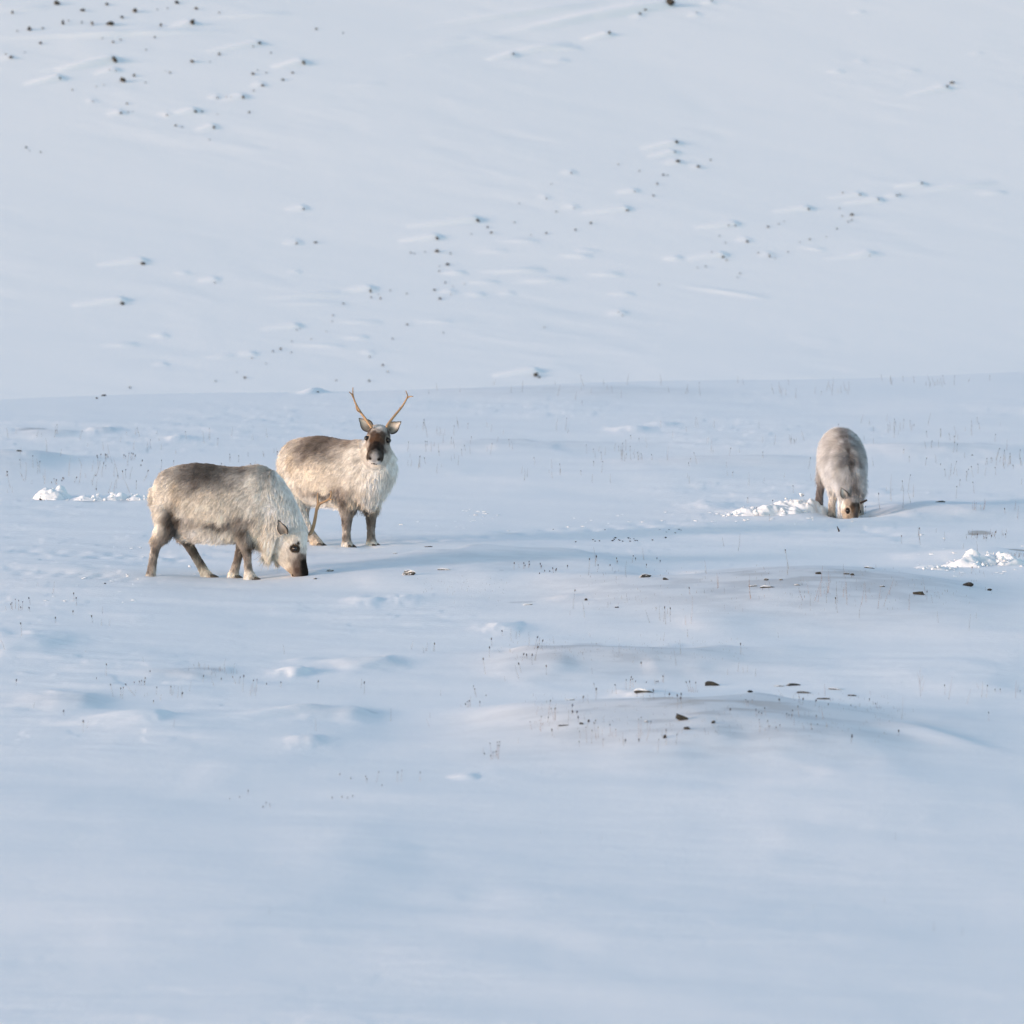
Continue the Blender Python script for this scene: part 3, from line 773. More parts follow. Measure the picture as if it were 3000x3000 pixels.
# tufts: name, label, crop, stems (u_base, v_base, u_top, v_top, head), red
def S(s):
    return [tuple(float(q) for q in it.split(',')) for it in s.split(';')]
TUFTS = [
    ('m', 0, 'cluster of dark headed stems near the left edge below the grazing reindeer', S('28,206,24,188,0;52,200,47,178,1;56,205,52,172,1;66,200,66,158,1;80,206,81,163,1;92,208,90,192,1;97,205,99,168,1;121,207,122,200,0')),
    ('h', 1, 'dense reddish tuft of dark headed stems left below the lower mound', S('308,590,290,487,1;318,575,312,545,1;325,580,328,540,1;332,570,336,482,1;340,585,341,500,1;346,590,350,500,1;347,560,351,480,1;298,592,295,565,1;250,545,247,515,0;257,560,255,553,1')),
    ('h', 1, 'reddish tuft upper left of the dense reddish tuft', S('140,258,137,240,1;148,265,148,228,1;155,266,160,222,1;166,262,171,190,0;176,272,170,265,0;112,262,108,244,0;226,260,227,228,1')),
    ('h', 0, 'pair of dark headed stems standing highest left of the lower mound', S('205,200,196,145,1;200,180,187,128,1;268,195,266,186,1')),
    ('h', 1, 'wide reddish tuft at the left end of the lower mound', S('560,405,542,352,1;580,310,584,285,0;615,412,600,380,0;610,408,614,322,1;650,360,658,325,1;655,315,671,220,1;690,340,675,268,1;697,350,698,272,1;700,345,703,270,1;620,380,625,355,0;705,320,708,335,0')),
    ('h', 0, 'row of dark headed stems on the near side of the lower mound, left half', S('858,455,853,412,1;850,515,851,478,1;903,488,894,388,1;930,495,932,405,1;962,470,945,358,1;955,455,957,420,0;976,455,971,388,1;1003,515,1002,463,1;950,360,955,345,1')),
    ('h', 1, 'reddish pair of stems between the two rows on the lower mound', S('1050,440,1045,370,1;1080,445,1081,400,1;1042,445,1036,425,0;1056,440,1060,415,0')),
    ('h', 1, 'tall stems left of the tilted brown slab on the lower mound', S('1226,462,1226,338,1;1235,460,1240,320,1;1270,475,1303,352,1;1236,440,1240,405,0;1248,440,1252,415,0;1216,445,1212,430,0')),
    ('h', 0, 'three stems below the tilted brown slab', S('1347,545,1352,465,1;1402,500,1400,405,1;1460,500,1468,435,1;1495,425,1500,395,0;1400,430,1392,395,0')),
    ('h', 0, 'row of dark headed stems on the crest left of the mossy stone', S('1147,150,1147,88,1;1168,150,1175,85,1;1172,110,1179,72,1;1192,135,1188,85,1;1205,110,1206,98,1;1273,115,1274,103,1;1330,120,1325,82,0;1335,115,1336,100,1;1347,110,1347,98,1;1378,100,1378,66,1;1380,112,1388,50,0')),
    ('h', 0, 'two leaning dark headed stems on the crest of the lower mound, leftmost', S('972,178,944,115,1;1088,178,1077,120,1;1060,172,1060,140,0;1035,168,1030,150,0')),
    ('h', 1, 'red tuft just left of the mossy stone', S('1548,160,1524,102,1;1556,165,1546,100,1;1584,165,1584,106,1;1560,170,1565,130,0;1575,170,1570,140,0;1590,170,1600,150,0;1542,165,1540,145,0')),
    ('i', 1, 'red seed heads scattered on the near right of the lower mound', S('365,325,357,291,1;372,330,368,300,1;395,310,394,290,1;416,392,415,345,1;430,375,431,362,1;446,378,447,365,1;473,380,464,338,1;435,470,434,404,1;436,475,437,440,1;486,450,481,410,1;487,455,492,440,1;530,455,529,445,1;548,445,550,433,1')),
    ('i', 1, 'red stems at the right of the lower mound below the flat stones', S('600,400,601,376,1;608,405,618,376,1;618,390,622,352,1;632,435,632,390,0;661,390,652,326,1;588,400,588,368,1;728,455,725,430,1;735,460,732,455,1;755,400,756,380,1;797,400,783,320,0;765,432,763,430,1')),
    ('i', 1, 'small red sprigs near the right end of the lower mound', S('820,322,824,315,1;840,300,830,270,0;808,270,803,195,0;955,330,953,320,1;1058,300,1057,286,1;1107,345,1092,312,1;1118,340,1112,320,0;1068,345,1062,325,0')),
    ('i', 0, 'lone thin stem near the right end of the lower mound', S('1237,405,1242,268,0')),
    ('i', 0, 'pale branching stems right of the lower mound crest', S('1348,270,1340,100,0;1345,200,1325,135,0;1352,240,1368,182,0;1350,180,1362,150,0')),
    ('i', 0, 'pale tall stems between the lower mound and the right edge', S('1503,290,1525,158,0;1485,262,1483,208,1;1605,318,1630,228,0;1690,280,1695,180,0;1680,230,1662,195,0;1718,280,1723,208,1;1767,250,1768,232,1')),
    ('i', 1, 'reddish tall stems at the right edge beside the lower mound', S('1885,288,1890,180,0;1890,250,1900,205,0;1912,260,1910,240,1;1797,245,1797,230,1;1805,258,1798,235,0;1735,412,1731,362,1')),
    ('j', 1, 'tall thin red stem at the left of the upper mound', S('384,590,380,452,0;388,585,376,480,0;460,582,463,562,0;197,530,193,440,0;205,525,200,460,0')),
    ('j', 1, 'tall stems in the middle of the upper mound', S('782,575,793,400,0;745,600,785,470,0;765,605,775,520,0;820,555,826,420,0;822,555,836,450,0;715,560,708,510,0;683,598,655,525,0;730,610,740,640,0;800,560,808,530,0')),
    ('j', 1, 'pair of thin stems on the near side of the upper mound', S('930,622,928,495,0;925,560,918,480,0;905,580,915,520,0')),
    ('j', 1, 'leaning red stems on the right side of the upper mound', S('1008,625,1030,490,0;1038,610,1034,500,0;1104,645,1124,500,0;1136,632,1160,560,0;1160,560,1194,470,0;1280,655,1284,560,0')),
    ('j', 0, 'thin leaning stem alone above the upper mound', S('603,420,580,310,1;585,330,576,306,0')),
    ('j', 1, 'thin red stem at the left end of the upper mound', S('45,730,54,570,0;42,565,36,525,1;18,735,15,680,0;78,555,80,540,0')),
    ('m', 0, 'single tall dark headed stem left of the low twigs', S('463,492,463,440,1;420,510,420,500,1;654,478,653,470,1')),
    ('m', 0, 'leaning stems below the low twigs on the left', S('495,582,481,528,1;525,585,526,545,1;530,588,538,540,1;600,580,546,528,1;592,570,590,548,0;628,585,630,565,0;645,580,640,560,0;678,575,683,540,1;700,598,701,570,0;668,608,668,600,1;737,572,744,536,1')),
    ('m', 0, 'close row of dark headed stems above the leaning ones on the left', S('605,538,607,514,1;614,540,616,512,1;630,535,632,500,1;628,540,629,515,1;585,530,584,518,1')),
    ('m', 0, 'dark headed stems right of the low twigs', S('884,522,886,490,1;1030,528,1013,494,1;1040,528,1046,496,1;1100,562,1104,508,1;1115,560,1120,506,1;1223,540,1223,518,1;1160,530,1160,525,1;963,515,963,503,1;935,535,918,500,0')),
    ('m', 0, 'three widely spaced dark headed stems low in the middle', S('1633,955,1649,907,1;1730,950,1732,908,1;1747,952,1750,903,1;1828,950,1830,909,1;1480,925,1479,918,1;1528,940,1527,935,1;1600,955,1592,928,1;1596,950,1597,940,1;1663,972,1663,966,1')),
    ('m', 0, 'low dark specks of stems at the bottom middle left', S('1080,1010,1080,990,1;1043,1022,1043,1017,1;1000,1030,1000,1025,1;1158,1055,1158,1042,1;1145,1066,1145,1060,1;1176,1064,1174,1048,1;1445,1026,1445,1020,1;1490,1026,1488,1016,1;1515,1026,1513,1020,1;1536,1020,1536,1012,1')),
    ('l', 0, 'dark headed stems on the near slope of the shaded bank, left group', S('872,1220,872,1180,1;906,1210,900,1185,0;932,1215,933,1180,1;938,1212,940,1195,1;960,1210,966,1170,1;967,1205,968,1188,1')),
    ('l', 0, 'dark headed stems on the near slope of the shaded bank, right group', S('1042,1215,1036,1184,1;1045,1210,1043,1198,1;1065,1238,1064,1228,1;1031,1250,1031,1245,1;1096,1236,1096,1230,1;1122,1245,1115,1212,1;1133,1240,1134,1222,1;1138,1230,1139,1215,1;1206,1215,1207,1196,1')),
    ('l', 0, 'sparse dark headed stems at the right end of the shaded bank', S('1380,1170,1388,1135,1;1392,1165,1390,1140,1;1400,1220,1400,1192,1;1520,1185,1516,1150,1;1525,1180,1521,1168,1;1474,1200,1475,1192,1;1612,1178,1621,1135,1;1635,1165,1636,1150,1;1770,1160,1770,1148,1;1788,1180,1790,1165,1;1704,1210,1704,1190,1;1690,1160,1680,1080,0')),
    ('n', 0, 'row of dark headed stems behind the rump of the grazing reindeer', S('918,780,915,758,1;952,780,952,745,1;988,785,995,750,1;1003,780,1008,748,1;1018,780,1018,765,1;1165,785,1170,750,1;1185,785,1185,760,1;1232,800,1240,732,1;1240,795,1255,740,1;1262,795,1275,755,1;1335,815,1342,802,1;1330,855,1330,845,1')),
    ('n', 0, 'dark headed stems just above the dug snow at the left', S('486,1018,485,1008,1;533,1025,508,975,1;535,1028,533,985,1;584,1000,583,990,1;582,985,592,965,1;600,990,602,970,1;55,955,65,905,1;300,1025,302,990,0')),
    ('n', 0, 'tall thin stems above the dug snow at the left', S('420,1025,424,880,0;420,985,405,920,0;240,985,242,815,0;235,1000,185,905,0;650,950,668,770,0;745,1020,763,840,0;697,1010,722,962,1;878,1040,860,980,0;812,965,800,920,0')),
    ('n', 0, 'long leaning stems right of the dug snow behind the reindeer', S('900,950,952,790,0;905,950,902,945,1;1120,975,1068,785,0;1072,1095,1095,980,0;1165,980,1157,902,1;1350,1000,1375,950,0;1370,965,1399,897,1;1015,1110,1055,1005,0;910,1090,907,1070,1;1225,1105,1170,980,0')),
    ('o', 0, 'thin stems just right of the calf', S('1118,760,1108,668,1;1180,710,1182,562,0;1293,725,1272,650,0;1245,755,1250,630,0;1305,690,1307,618,0')),
    ('j', 1, 'reddish tuft on the bank at the right edge beside the calf', S('1645,85,1640,38,0;1652,85,1650,30,0;1660,88,1662,40,0;1700,85,1712,18,0;1705,80,1715,30,0;1690,88,1685,55,0;1825,105,1822,78,1;1880,90,1886,30,0;1895,135,1898,60,0')),
]
for (c, red, lab, stems) in TUFTS:
    s = CROP[c][2]
    ctr = land(*P(c, np.mean([q[0] for q in stems]), np.max([q[1] for q in stems])))
    root = link('grass_tuft', None)
    root.location = ctr
    tag(root, lab, 'grass tuft', 'dry grass tufts standing out of the snow')
    for (u0, v0, u1, v1, hd) in stems:
        b = land(*P(c, u0, v0))
        k = b[1] / FPX / s
        t = Vector((b[0] + (u1 - u0) * k, b[1] + random.uniform(-.3, .3) * (v0 - v1) * k, b[2] + max((v0 - v1), 3) * k))
        b = Vector(b) - Vector((0, 0, .015))
        rad = 0.0012 * b.y / 35.0
        V, F = stem_geo(b - Vector(ctr), t - Vector(ctr), rad, random.uniform(-.06, .06))
        so_ = link('stem', mesh_from('stem', V, F, M_STEM_RED if red else M_STEM), root)
        if hd:
            hl = random.uniform(7, 10) / 2.1467 * b.y / FPX
            d = (t - b).normalized()
            V, F = head_geo(t - Vector(ctr), d, hl * 1.5, hl * 0.36)
            link('seed_head', mesh_from('seed_head', V, F, M_HEAD), so_)

# uncounted thin stems over the plain: one mass
geo, geoh = [], []
def strew(n, x0, x1, y0, y1, h0, h1, headp, clump=0.5):
    cx = [(random.uniform(x0, x1), random.uniform(y0, y1)) for _ in range(max(1, n // 7))]
    for _ in range(n):
        if random.random() < clump:
            q = random.choice(cx)
            px, py = q[0] + random.gauss(0, 26), q[1] + random.gauss(0, 7)
        else:
            px, py = random.uniform(x0, x1), random.uniform(y0, y1)
        b = land(px, py)
        hgt = random.uniform(h0, h1) * random.uniform(.5, 1)
        b = Vector(b)
        t = b + Vector((random.gauss(0, .16) * hgt, random.gauss(0, .16) * hgt, hgt))
        geo.append(stem_geo(b - Vector((0, 0, .02)), t, 0.0014 * b.y / 35, random.uniform(-.1, .1), 3))
        if random.random() < headp:
            geoh.append(head_geo(t, t - b, .017, .0042))
strew(80, 0, 800, 1270, 1440, .05, .17, .45)
strew(60, 1180, 1650, 1250, 1400, .05, .16, .35)
strew(70, 1650, 2380, 1250, 1420, .05, .17, .45)
strew(90, 2400, 3000, 1240, 1400, .05, .17, .45)
strew(46, 1250, 2450, 1128, 1175, .08, .20, .15)
strew(18, 2600, 3000, 1112, 1130, .08, .18, .4)
strew(34, 1950, 3000, 1400, 1620, .04, .18, .3, .3)
strew(30, 1500, 3000, 1640, 1850, .05, .2, .2)
strew(40, 1400, 2300, 1850, 2000, .03, .12, .3)
strew(60, 1500, 2650, 2040, 2190, .02, .07, .35)
strew(30, 0, 1300, 1900, 2150, .03, .12, .35)
strew(330, 1560, 2620, 2035, 2165, .006, .024, .0, .55)
strew(200, 1450, 2200, 1872, 1935, .006, .022, .0, .4)
strew(300, 1700, 2900, 1665, 1790, .008, .030, .0, .4)
strew(60, 1240, 1480, 1690, 1770, .006, .02, .0, .4)
strew(26, 560, 700, 1950, 1978, .02, .06, .0, .2)
strew(8, 0, 3000, 2300, 2750, .02, .05, .0, .2)
strew(16, 0, 420, 1700, 1950, .03, .1, .4, .2)
strew(46, 2830, 2925, 1560, 1580, .015, .05, .1, .3)
strew(30, 2955, 3000, 1620, 1640, .015, .05, .1, .3)
V, F = join_geo(geo)
o = link('sparse_grass', mesh_from('sparse_grass', V, F, M_STEM))
tag(o, 'thin dry grass stems poking through the snow all over the plain', 'grass', None, 'stuff')
V, F = join_geo(geoh)
n0 = len(o.data.vertices)
oh = link('seed_heads', mesh_from('seed_heads', V, F, M_HEAD), o)
oh['kind'] = 'stuff'

p = Vector(land(*P('j', 884, 208)))
k = p.y / FPX / 1.932
pts = [p + Vector((0, 0, -.02)), p + Vector((0, 0, 8 * k)), p + Vector((-5 * k, 0, 18 * k)), p + Vector((-11 * k, 0, 32 * k))]
V, F = tube(pts, [.007, .0075, .006, .002], 6)
o = link('twig', mesh_from('twig', V, F, M_TWIG))
tag(o, 'curved dark twig sticking out of the snow in front of the calf', 'twig')

# ------------------------------------------------------------------ dug snow
def clod_mesh(seed):
    r = random.Random(seed)
    bm = bmesh.new()
    bmesh.ops.create_icosphere(bm, subdivisions=3, radius=0.5)
    off = Vector((r.uniform(0, 99), r.uniform(0, 99), r.uniform(0, 99)))
    planes = [(Vector((r.gauss(0, 1), r.gauss(0, 1), r.gauss(0, 1))).normalized(), r.uniform(0.22, 0.42)) for _ in range(7)]
    for v in bm.verts:
        n = v.co.normalized()
        v.co = n * (0.5 + 0.20 * mnoise.noise(n * 1.7 + off) + 0.12 * mnoise.noise(n * 3.9 + off) + 0.05 * mnoise.noise(n * 8.5 + off))
        for q, d in planes:
            e = v.co.dot(q) - d
            if e > 0:
                v.co -= q * e * 0.75
    me = bpy.data.meshes.new('snow_clod')
    bm.to_mesh(me); bm.free()
    me.polygons.foreach_set('use_smooth', [True] * len(me.polygons))
    me.materials.append(M_CLOD)
    return me
CLODS = [clod_mesh(400 + k) for k in range(12)]
def pile(label, blobs, n, s0, s1):
    """blobs: photo x0, x1, y_front, y_top at left, middle, right"""
    c = land((blobs[0][0] + blobs[-1][1]) / 2, blobs[0][2])
    root = link('snow_pile', None)
    root.location = c
    tag(root, label, 'snow pile', 'piles of loose snow dug up by the reindeer')
    # the heap itself: an uneven mass of powder, one lumpy surface per stretch
    Vh, Fh = [], []
    for bi, (x0, x1, yf, yt) in enumerate(blobs):
        m0 = land((x0 + x1) / 2, yf - (yf - yt) * .15)
        k = m0[1] / FPX
        rx, H = (x1 - x0) * .56 * k, (yf - yt) * 0.92 * k
        ry = max(.22, H * 1.5)
        nx, ny = 72, 40
        gx, gy = np.meshgrid(np.linspace(-1.1, 1.1, nx), np.linspace(-1.1, 1.1, ny), indexing='ij')
        X, Y = m0[0] + gx.ravel() * rx, m0[1] + ry * .5 + gy.ravel() * ry
        r2 = (gx.ravel() + .25 * fbm(X * 5, Y * 5, 7 + bi, 2)) ** 2 + (gy.ravel() + .2 * fbm(X * 5 + 9, Y * 5, 8 + bi, 2)) ** 2
        lump = np.clip(.5 + .55 * fbm(X * 8, Y * 8, 17 + bi, 3, .55), 0, 1.2)
        pr_ = np.clip(1 - r2, -.4, 1)
        Z = height(X, Y, False) + H * np.where(pr_ > 0, pr_ ** .8 * (.5 + .6 * lump), pr_ * .5) - .01
        o0 = len(Vh)
        Vh += [Vector((X[i], Y[i], Z[i])) - Vector(c) for i in range(nx * ny)]
        Fh += [(o0 + i * ny + j, o0 + (i + 1) * ny + j, o0 + (i + 1) * ny + j + 1, o0 + i * ny + j + 1) for i in range(nx - 1) for j in range(ny - 1)]
    link('powder_snow', mesh_from('powder_snow', Vh, Fh, M_CLOD), root)
    for i in range(n):
        x0, x1, yf, yt = random.choice(blobs)
        u = random.betavariate(1.7, 1.7)
        px = x0 + (x1 - x0) * u
        prof = math.sin(math.pi * min(max(u, .03), .97)) ** .7
        lift = random.random() ** 1.5 * (yf - yt) * prof
        py = yf - random.random() * (yf - yt) * .35
        b = land(px, py)
        k = b[1] / FPX
        sz = (s0 + (s1 - s0) * random.random() ** 2.2) * k * 1.25
        o = link('snow_clod', CLODS[i % 12], root)
        o.scale = (sz * random.uniform(.9, 1.6), sz * 1.15, sz * random.uniform(.7, 1))
        o.location = Vector((b[0], b[1] + lift * k * 1.0, b[2] + lift * k * .75 - sz * .16)) - Vector(c)
        o.rotation_euler = (random.uniform(-.5, .5), random.uniform(-.5, .5), random.uniform(0, 6))
    return root
pile('heap of loose white snow clods dug up left of the calf', [(2190, 2340, 1512, 1478), (2260, 2420, 1505, 1452), (2120, 2260, 1516, 1490), (2330, 2440, 1508, 1462)], 90, 4, 14)
pile('heap of loose snow clods beside bare ground at the right edge', [(2760, 2900, 1666, 1632), (2820, 2960, 1660, 1612), (2880, 3010, 1660, 1616), (2690, 2800, 1670, 1655)], 90, 4, 14)
pile('long broken line of dug snow clods behind the grazing reindeer', [(105, 200, 1470, 1430), (150, 200, 1466, 1422), (215, 310, 1470, 1448), (300, 380, 1468, 1445), (350, 440, 1466, 1446)], 80, 4, 11)
def bits(label, zones, n, s0, s1):
    lst = []
    for z in zones:
        for i in range(n):
            b = land(random.uniform(z[0], z[1]), random.uniform(z[2], z[3]))
            sz = random.uniform(s0, s1) * b[1] / FPX
            me = CLODS[i % 12]
            Mx = Matrix.Translation(Vector(b)) @ Matrix.Rotation(random.uniform(0, 6), 4, 'Z') @ Matrix.Diagonal((sz * 1.6, sz * 1.3, sz * .34, 1))
            lst.append(([Mx @ v.co for v in me.vertices], [tuple(p.vertices) for p in me.polygons]))
    V, F = join_geo(lst)
    o = link('snow_crumbs', mesh_from('snow_crumbs', V, F, M_CLOD))
    tag(o, label, 'snow crumbs', None, 'stuff')
bits('small loose crumbs of snow strewn over the plain around and behind the scattered black pellets', [(1330, 1480, 1490, 1535), (1640, 2100, 1500, 1560), (1700, 2150, 1505, 1550), (1150, 1500, 1520, 1575)], 18, 3, 11)
bits('small loose crumbs of snow lying beside the heap of clods at the calf', [(2060, 2200, 1480, 1530), (2380, 2560, 1500, 1530), (2080, 2450, 1505, 1560), (2650, 3000, 1560, 1690)], 26, 4, 12)
bits('small loose crumbs of snow on the ground left below the grazing reindeer', [(80, 420, 1690, 1765), (330, 620, 1600, 1690)], 26, 4, 12)

# ------------------------------------------------------------------ reindeer
U = 1233.0
def uv(u, v, y=0.0):
    return Vector(((u - 800) / U, y, (1290 - v) / U))

class Blob:
    def __init__(self): self.V, self.F = [], []
    def loft(self, secs, n=22, caps=True):
        """secs: (centre, axis A, half A, axis B, half B)"""
        o = len(self.V)
        for (c, A, a, B, b) in secs:
            for k in range(n):
                t = 2 * math.pi * k / n
                ct, st = math.cos(t), math.sin(t)
                self.V.append(c + A * (a * ct) + B * (b * st))
        for i in range(len(secs) - 1):
            for k in range(n):
                k2 = (k + 1) % n
                self.F.append((o + i * n + k, o + i * n + k2, o + (i + 1) * n + k2, o + (i + 1) * n + k))
        m = len(self.V)
        self.V += [secs[0][0], secs[-1][0]]
        e = o + (len(secs) - 1) * n
        for k in range(n):
            k2 = (k + 1) % n
            self.F.append((m, o + k2, o + k))
            self.F.append((m + 1, e + k, e + k2))
    def torso(self, st, y=0.0):
        self.loft([(uv(u, (vt + vb) / 2, y), Vector((0, 0, 1)), (vb - vt) / 2 / U, Vector((0, 1, 0)), hw) for (u, vt, vb, hw) in st], 28)
    def chain(self, pts):
        """pts: (position, half thickness in the side plane, half width)"""
        secs = []
        for i, (p, a, b) in enumerate(pts):
            t = (pts[min(i + 1, len(pts) - 1)][0] - pts[max(i - 1, 0)][0]).normalized()
            B = Vector((0, 1, 0))
            B = (B - t * B.dot(t)).normalized()
            A = t.cross(B).normalized()
            secs.append((p, A, a, B, b))
        self.loft(secs, 18)
    def frame_loft(self, M, st):
        """sections along a head: (a, top, bottom, half width) in head axes"""
        secs = []
        Z = (M.to_3x3() @ Vector((0, 0, 1))); Y = (M.to_3x3() @ Vector((0, 1, 0)))
        for (a, t, b, hw) in st:
            secs.append((M @ Vector((a, 0, (t + b) / 2)), Z, (t - b) / 2, Y, hw))
        self.loft(secs, 22)

HEAD_ST = [(-0.03, .03, -.05, .04), (0.0, .065, -.075, .072), (.04, .080, -.105, .086), (.085, .083, -.118, .090), (.13, .074, -.118, .086), (.17, .062, -.108, .074),
           (.21, .054, -.092, .064), (.25, .051, -.076, .061), (.285, .050, -.066, .064), (.315, .044, -.058, .062), (.338, .030, -.046, .050), (.350, .008, -.026, .028)]

def head_frame(eye_mid, f, up, s=1.0):
    f = Vector(f).normalized(); up = Vector(up)
    up = (up - f * up.dot(f)).normalized()
    y = up.cross(f)
    M = Matrix((f, y, up)).transposed().to_4x4() @ Matrix.Scale(s, 4)
    M.translation = Vector(eye_mid) - (M.to_3x3() @ Vector((.125, 0, .028)))
    return M

def rbf(P_, pts, cols, pw=3.2, eps=0.02):
    d2 = ((P_[:, None, :] - pts[None, :, :]) ** 2).sum(-1) + eps * eps
    wgt = d2 ** (-pw / 2)
    return (wgt @ cols) / wgt.sum(1, keepdims=True)

DK = (.060, .047, .041); BK = (.118, .101, .093); BK2 = (.205, .180, .166); MID = (.41, .375, .345); GR = (.52, .485, .45)
CR = (.78, .725, .645); CR2 = (.80, .765, .71); WH = (.86, .85, .825); TAN = (.60, .52, .43)
def side(lst):
    return np.array([[(u - 800) / U, (1290 - v) / U] for (u, v, c) in lst]), np.array([c for (u, v, c) in lst])
TORSO_C = [(480, 200, BK2), (600, 195, BK), (720, 205, BK), (850, 225, BK2), (1000, 225, BK2), (1100, 215, MID), (1180, 205, GR),
           (600, 290, BK), (700, 300, BK), (800, 300, BK2), (480, 300, BK2), (400, 260, MID), (300, 260, MID), (240, 330, GR), (200, 420, CR2), (230, 520, CR2),
           (300, 400, CR2), (380, 420, TAN), (500, 400, MID), (600, 380, BK2), (750, 390, MID), (900, 350, MID), (1000, 320, GR), (1100, 330, CR2),
           (400, 520, TAN), (330, 500, CR2), (500, 560, CR), (600, 560, CR), (700, 560, CR), (800, 560, CR), (900, 500, (.70, .65, .58)), (1000, 520, CR2), (1100, 480, CR2),
           (1000, 650, (.68, .63, .56)), (1100, 650, CR2), (450, 650, CR2), (550, 660, CR), (700, 670, CR), (850, 680, CR), (640, 470, (.64, .58, .51)), (760, 470, (.66, .60, .53)),
           (600, 735, MID), (700, 755, BK2), (820, 785, BK), (760, 775, BK), (900, 765, BK2), (520, 715, GR), (560, 770, MID), (620, 810, CR2), (700, 825, CR2), (770, 835, CR2), (850, 840, CR2), (560, 830, WH), (600, 690, CR), (700, 700, CR), (820, 715, CR),
           (1000, 720, (.36, .31, .28)), (1080, 720, (.42, .37, .33)), (600, 890, CR2), (700, 900, WH), (800, 900, CR2), (900, 890, CR), (480, 890, CR2)]
R1_LEG_C = [(300, 690, BK2), (370, 650, DK), (340, 700, DK), (400, 730, DK), (330, 750, DK), (430, 700, BK), (350, 830, BK), (250, 650, CR2), (230, 750, CR2), (200, 830, CR2), (300, 870, BK2),
            (160, 880, TAN), (220, 930, BK2), (205, 1000, BK), (140, 1000, GR), (140, 1080, MID), (185, 1100, BK2), (150, 1200, BK2), (185, 1200, MID), (150, 1285, CR2),
            (460, 950, BK), (530, 1030, BK), (480, 1040, BK2), (600, 1130, BK), (560, 1150, MID), (640, 1220, CR), (600, 1265, CR), (680, 1260, TAN),
            (1020, 850, BK), (1060, 880, MID), (1010, 960, MID), (1085, 990, DK), (1060, 1060, BK2), (1040, 1150, MID), (1090, 1150, BK2), (1080, 1240, CR2),
            (975, 1000, BK), (945, 1100, BK2), (915, 1190, MID), (895, 1250, CR)]
R1_NECK_C = [(1260, 230, GR), (1350, 330, WH), (1350, 450, WH), (1450, 550, WH), (1550, 700, WH), (1300, 600, WH), (1250, 750, CR2), (1300, 850, CR2), (1200, 880, CR),
             (1250, 1050, CR), (1150, 800, CR), (1400, 700, WH), (1400, 950, CR2), (1330, 1000, CR), (1180, 960, TAN), (1200, 450, CR2)]
R2_LEG_C = [(370, 600, CR2), (200, 560, TAN), (230, 620, BK2), (280, 700, BK2), (330, 780, BK), (350, 840, DK), (300, 780, DK), (420, 760, CR2), (430, 880, WH), (380, 1000, GR), (480, 1000, WH), (450, 800, CR2), (500, 1120, MID), (560, 1180, GR), (640, 1260, TAN),
            (280, 1000, MID), (280, 1200, GR), (1040, 700, MID), (1000, 800, BK2), (1040, 850, BK), (1020, 930, MID), (1010, 1010, BK), (1060, 1060, BK2), (1020, 1120, MID), (1020, 1200, BK2), (1020, 1270, CR2),
            (1130, 850, TAN), (1130, 920, BK), (1130, 1030, BK), (1100, 1100, BK2), (1140, 1180, BK2), (1150, 1270, CR2)]
R2_NECK_C = [(1260, 230, GR), (1240, 330, CR2), (1320, 400, WH), (1400, 500, WH), (1350, 650, WH), (1250, 600, CR2), (1200, 760, CR), (1330, 300, CR2), (1450, 400, WH), (1250, 800, WH), (1180, 850, TAN)]
HB, HN = (.025, .020, .018), (.10, .062, .044)
R1_HEAD = [(0, .03, .07, WH), (.06, .04, .08, WH), (.11, .03, .08, WH), (.15, .02, .07, (.70, .68, .66)), (.06, .085, 0, CR2), (.05, .08, -.06, WH), (.12, .08, -.07, CR2), (.0, .06, -.05, CR2), (.15, .075, -.06, CR2),
           (.105, .06, .062, (.62, .6, .57)), (.165, .07, -.01, (.60, .55, .50)), (.19, .05, -.03, (.44, .39, .35)), (.19, .03, .05, (.22, .18, .16)), (.225, .02, .05, HB), (.26, .02, .05, HB), (.29, .03, .045, HB), (.315, .02, .04, HB),
           (.23, .055, .005, (.20, .16, .14)), (.27, .06, .0, (.14, .10, .085)), (.22, .05, -.06, CR), (.26, .05, -.05, (.45, .37, .30)), (.30, .055, -.03, (.24, .19, .16)), (.33, .03, -.03, (.50, .46, .42)), (.345, .0, -.01, (.45, .44, .44)),
           (.34, .04, .0, (.10, .08, .075)), (.31, .04, -.06, (.6, .53, .45)), (.17, .05, -.1, CR2), (.12, .0, -.12, CR2), (.21, .05, -.09, CR2)]
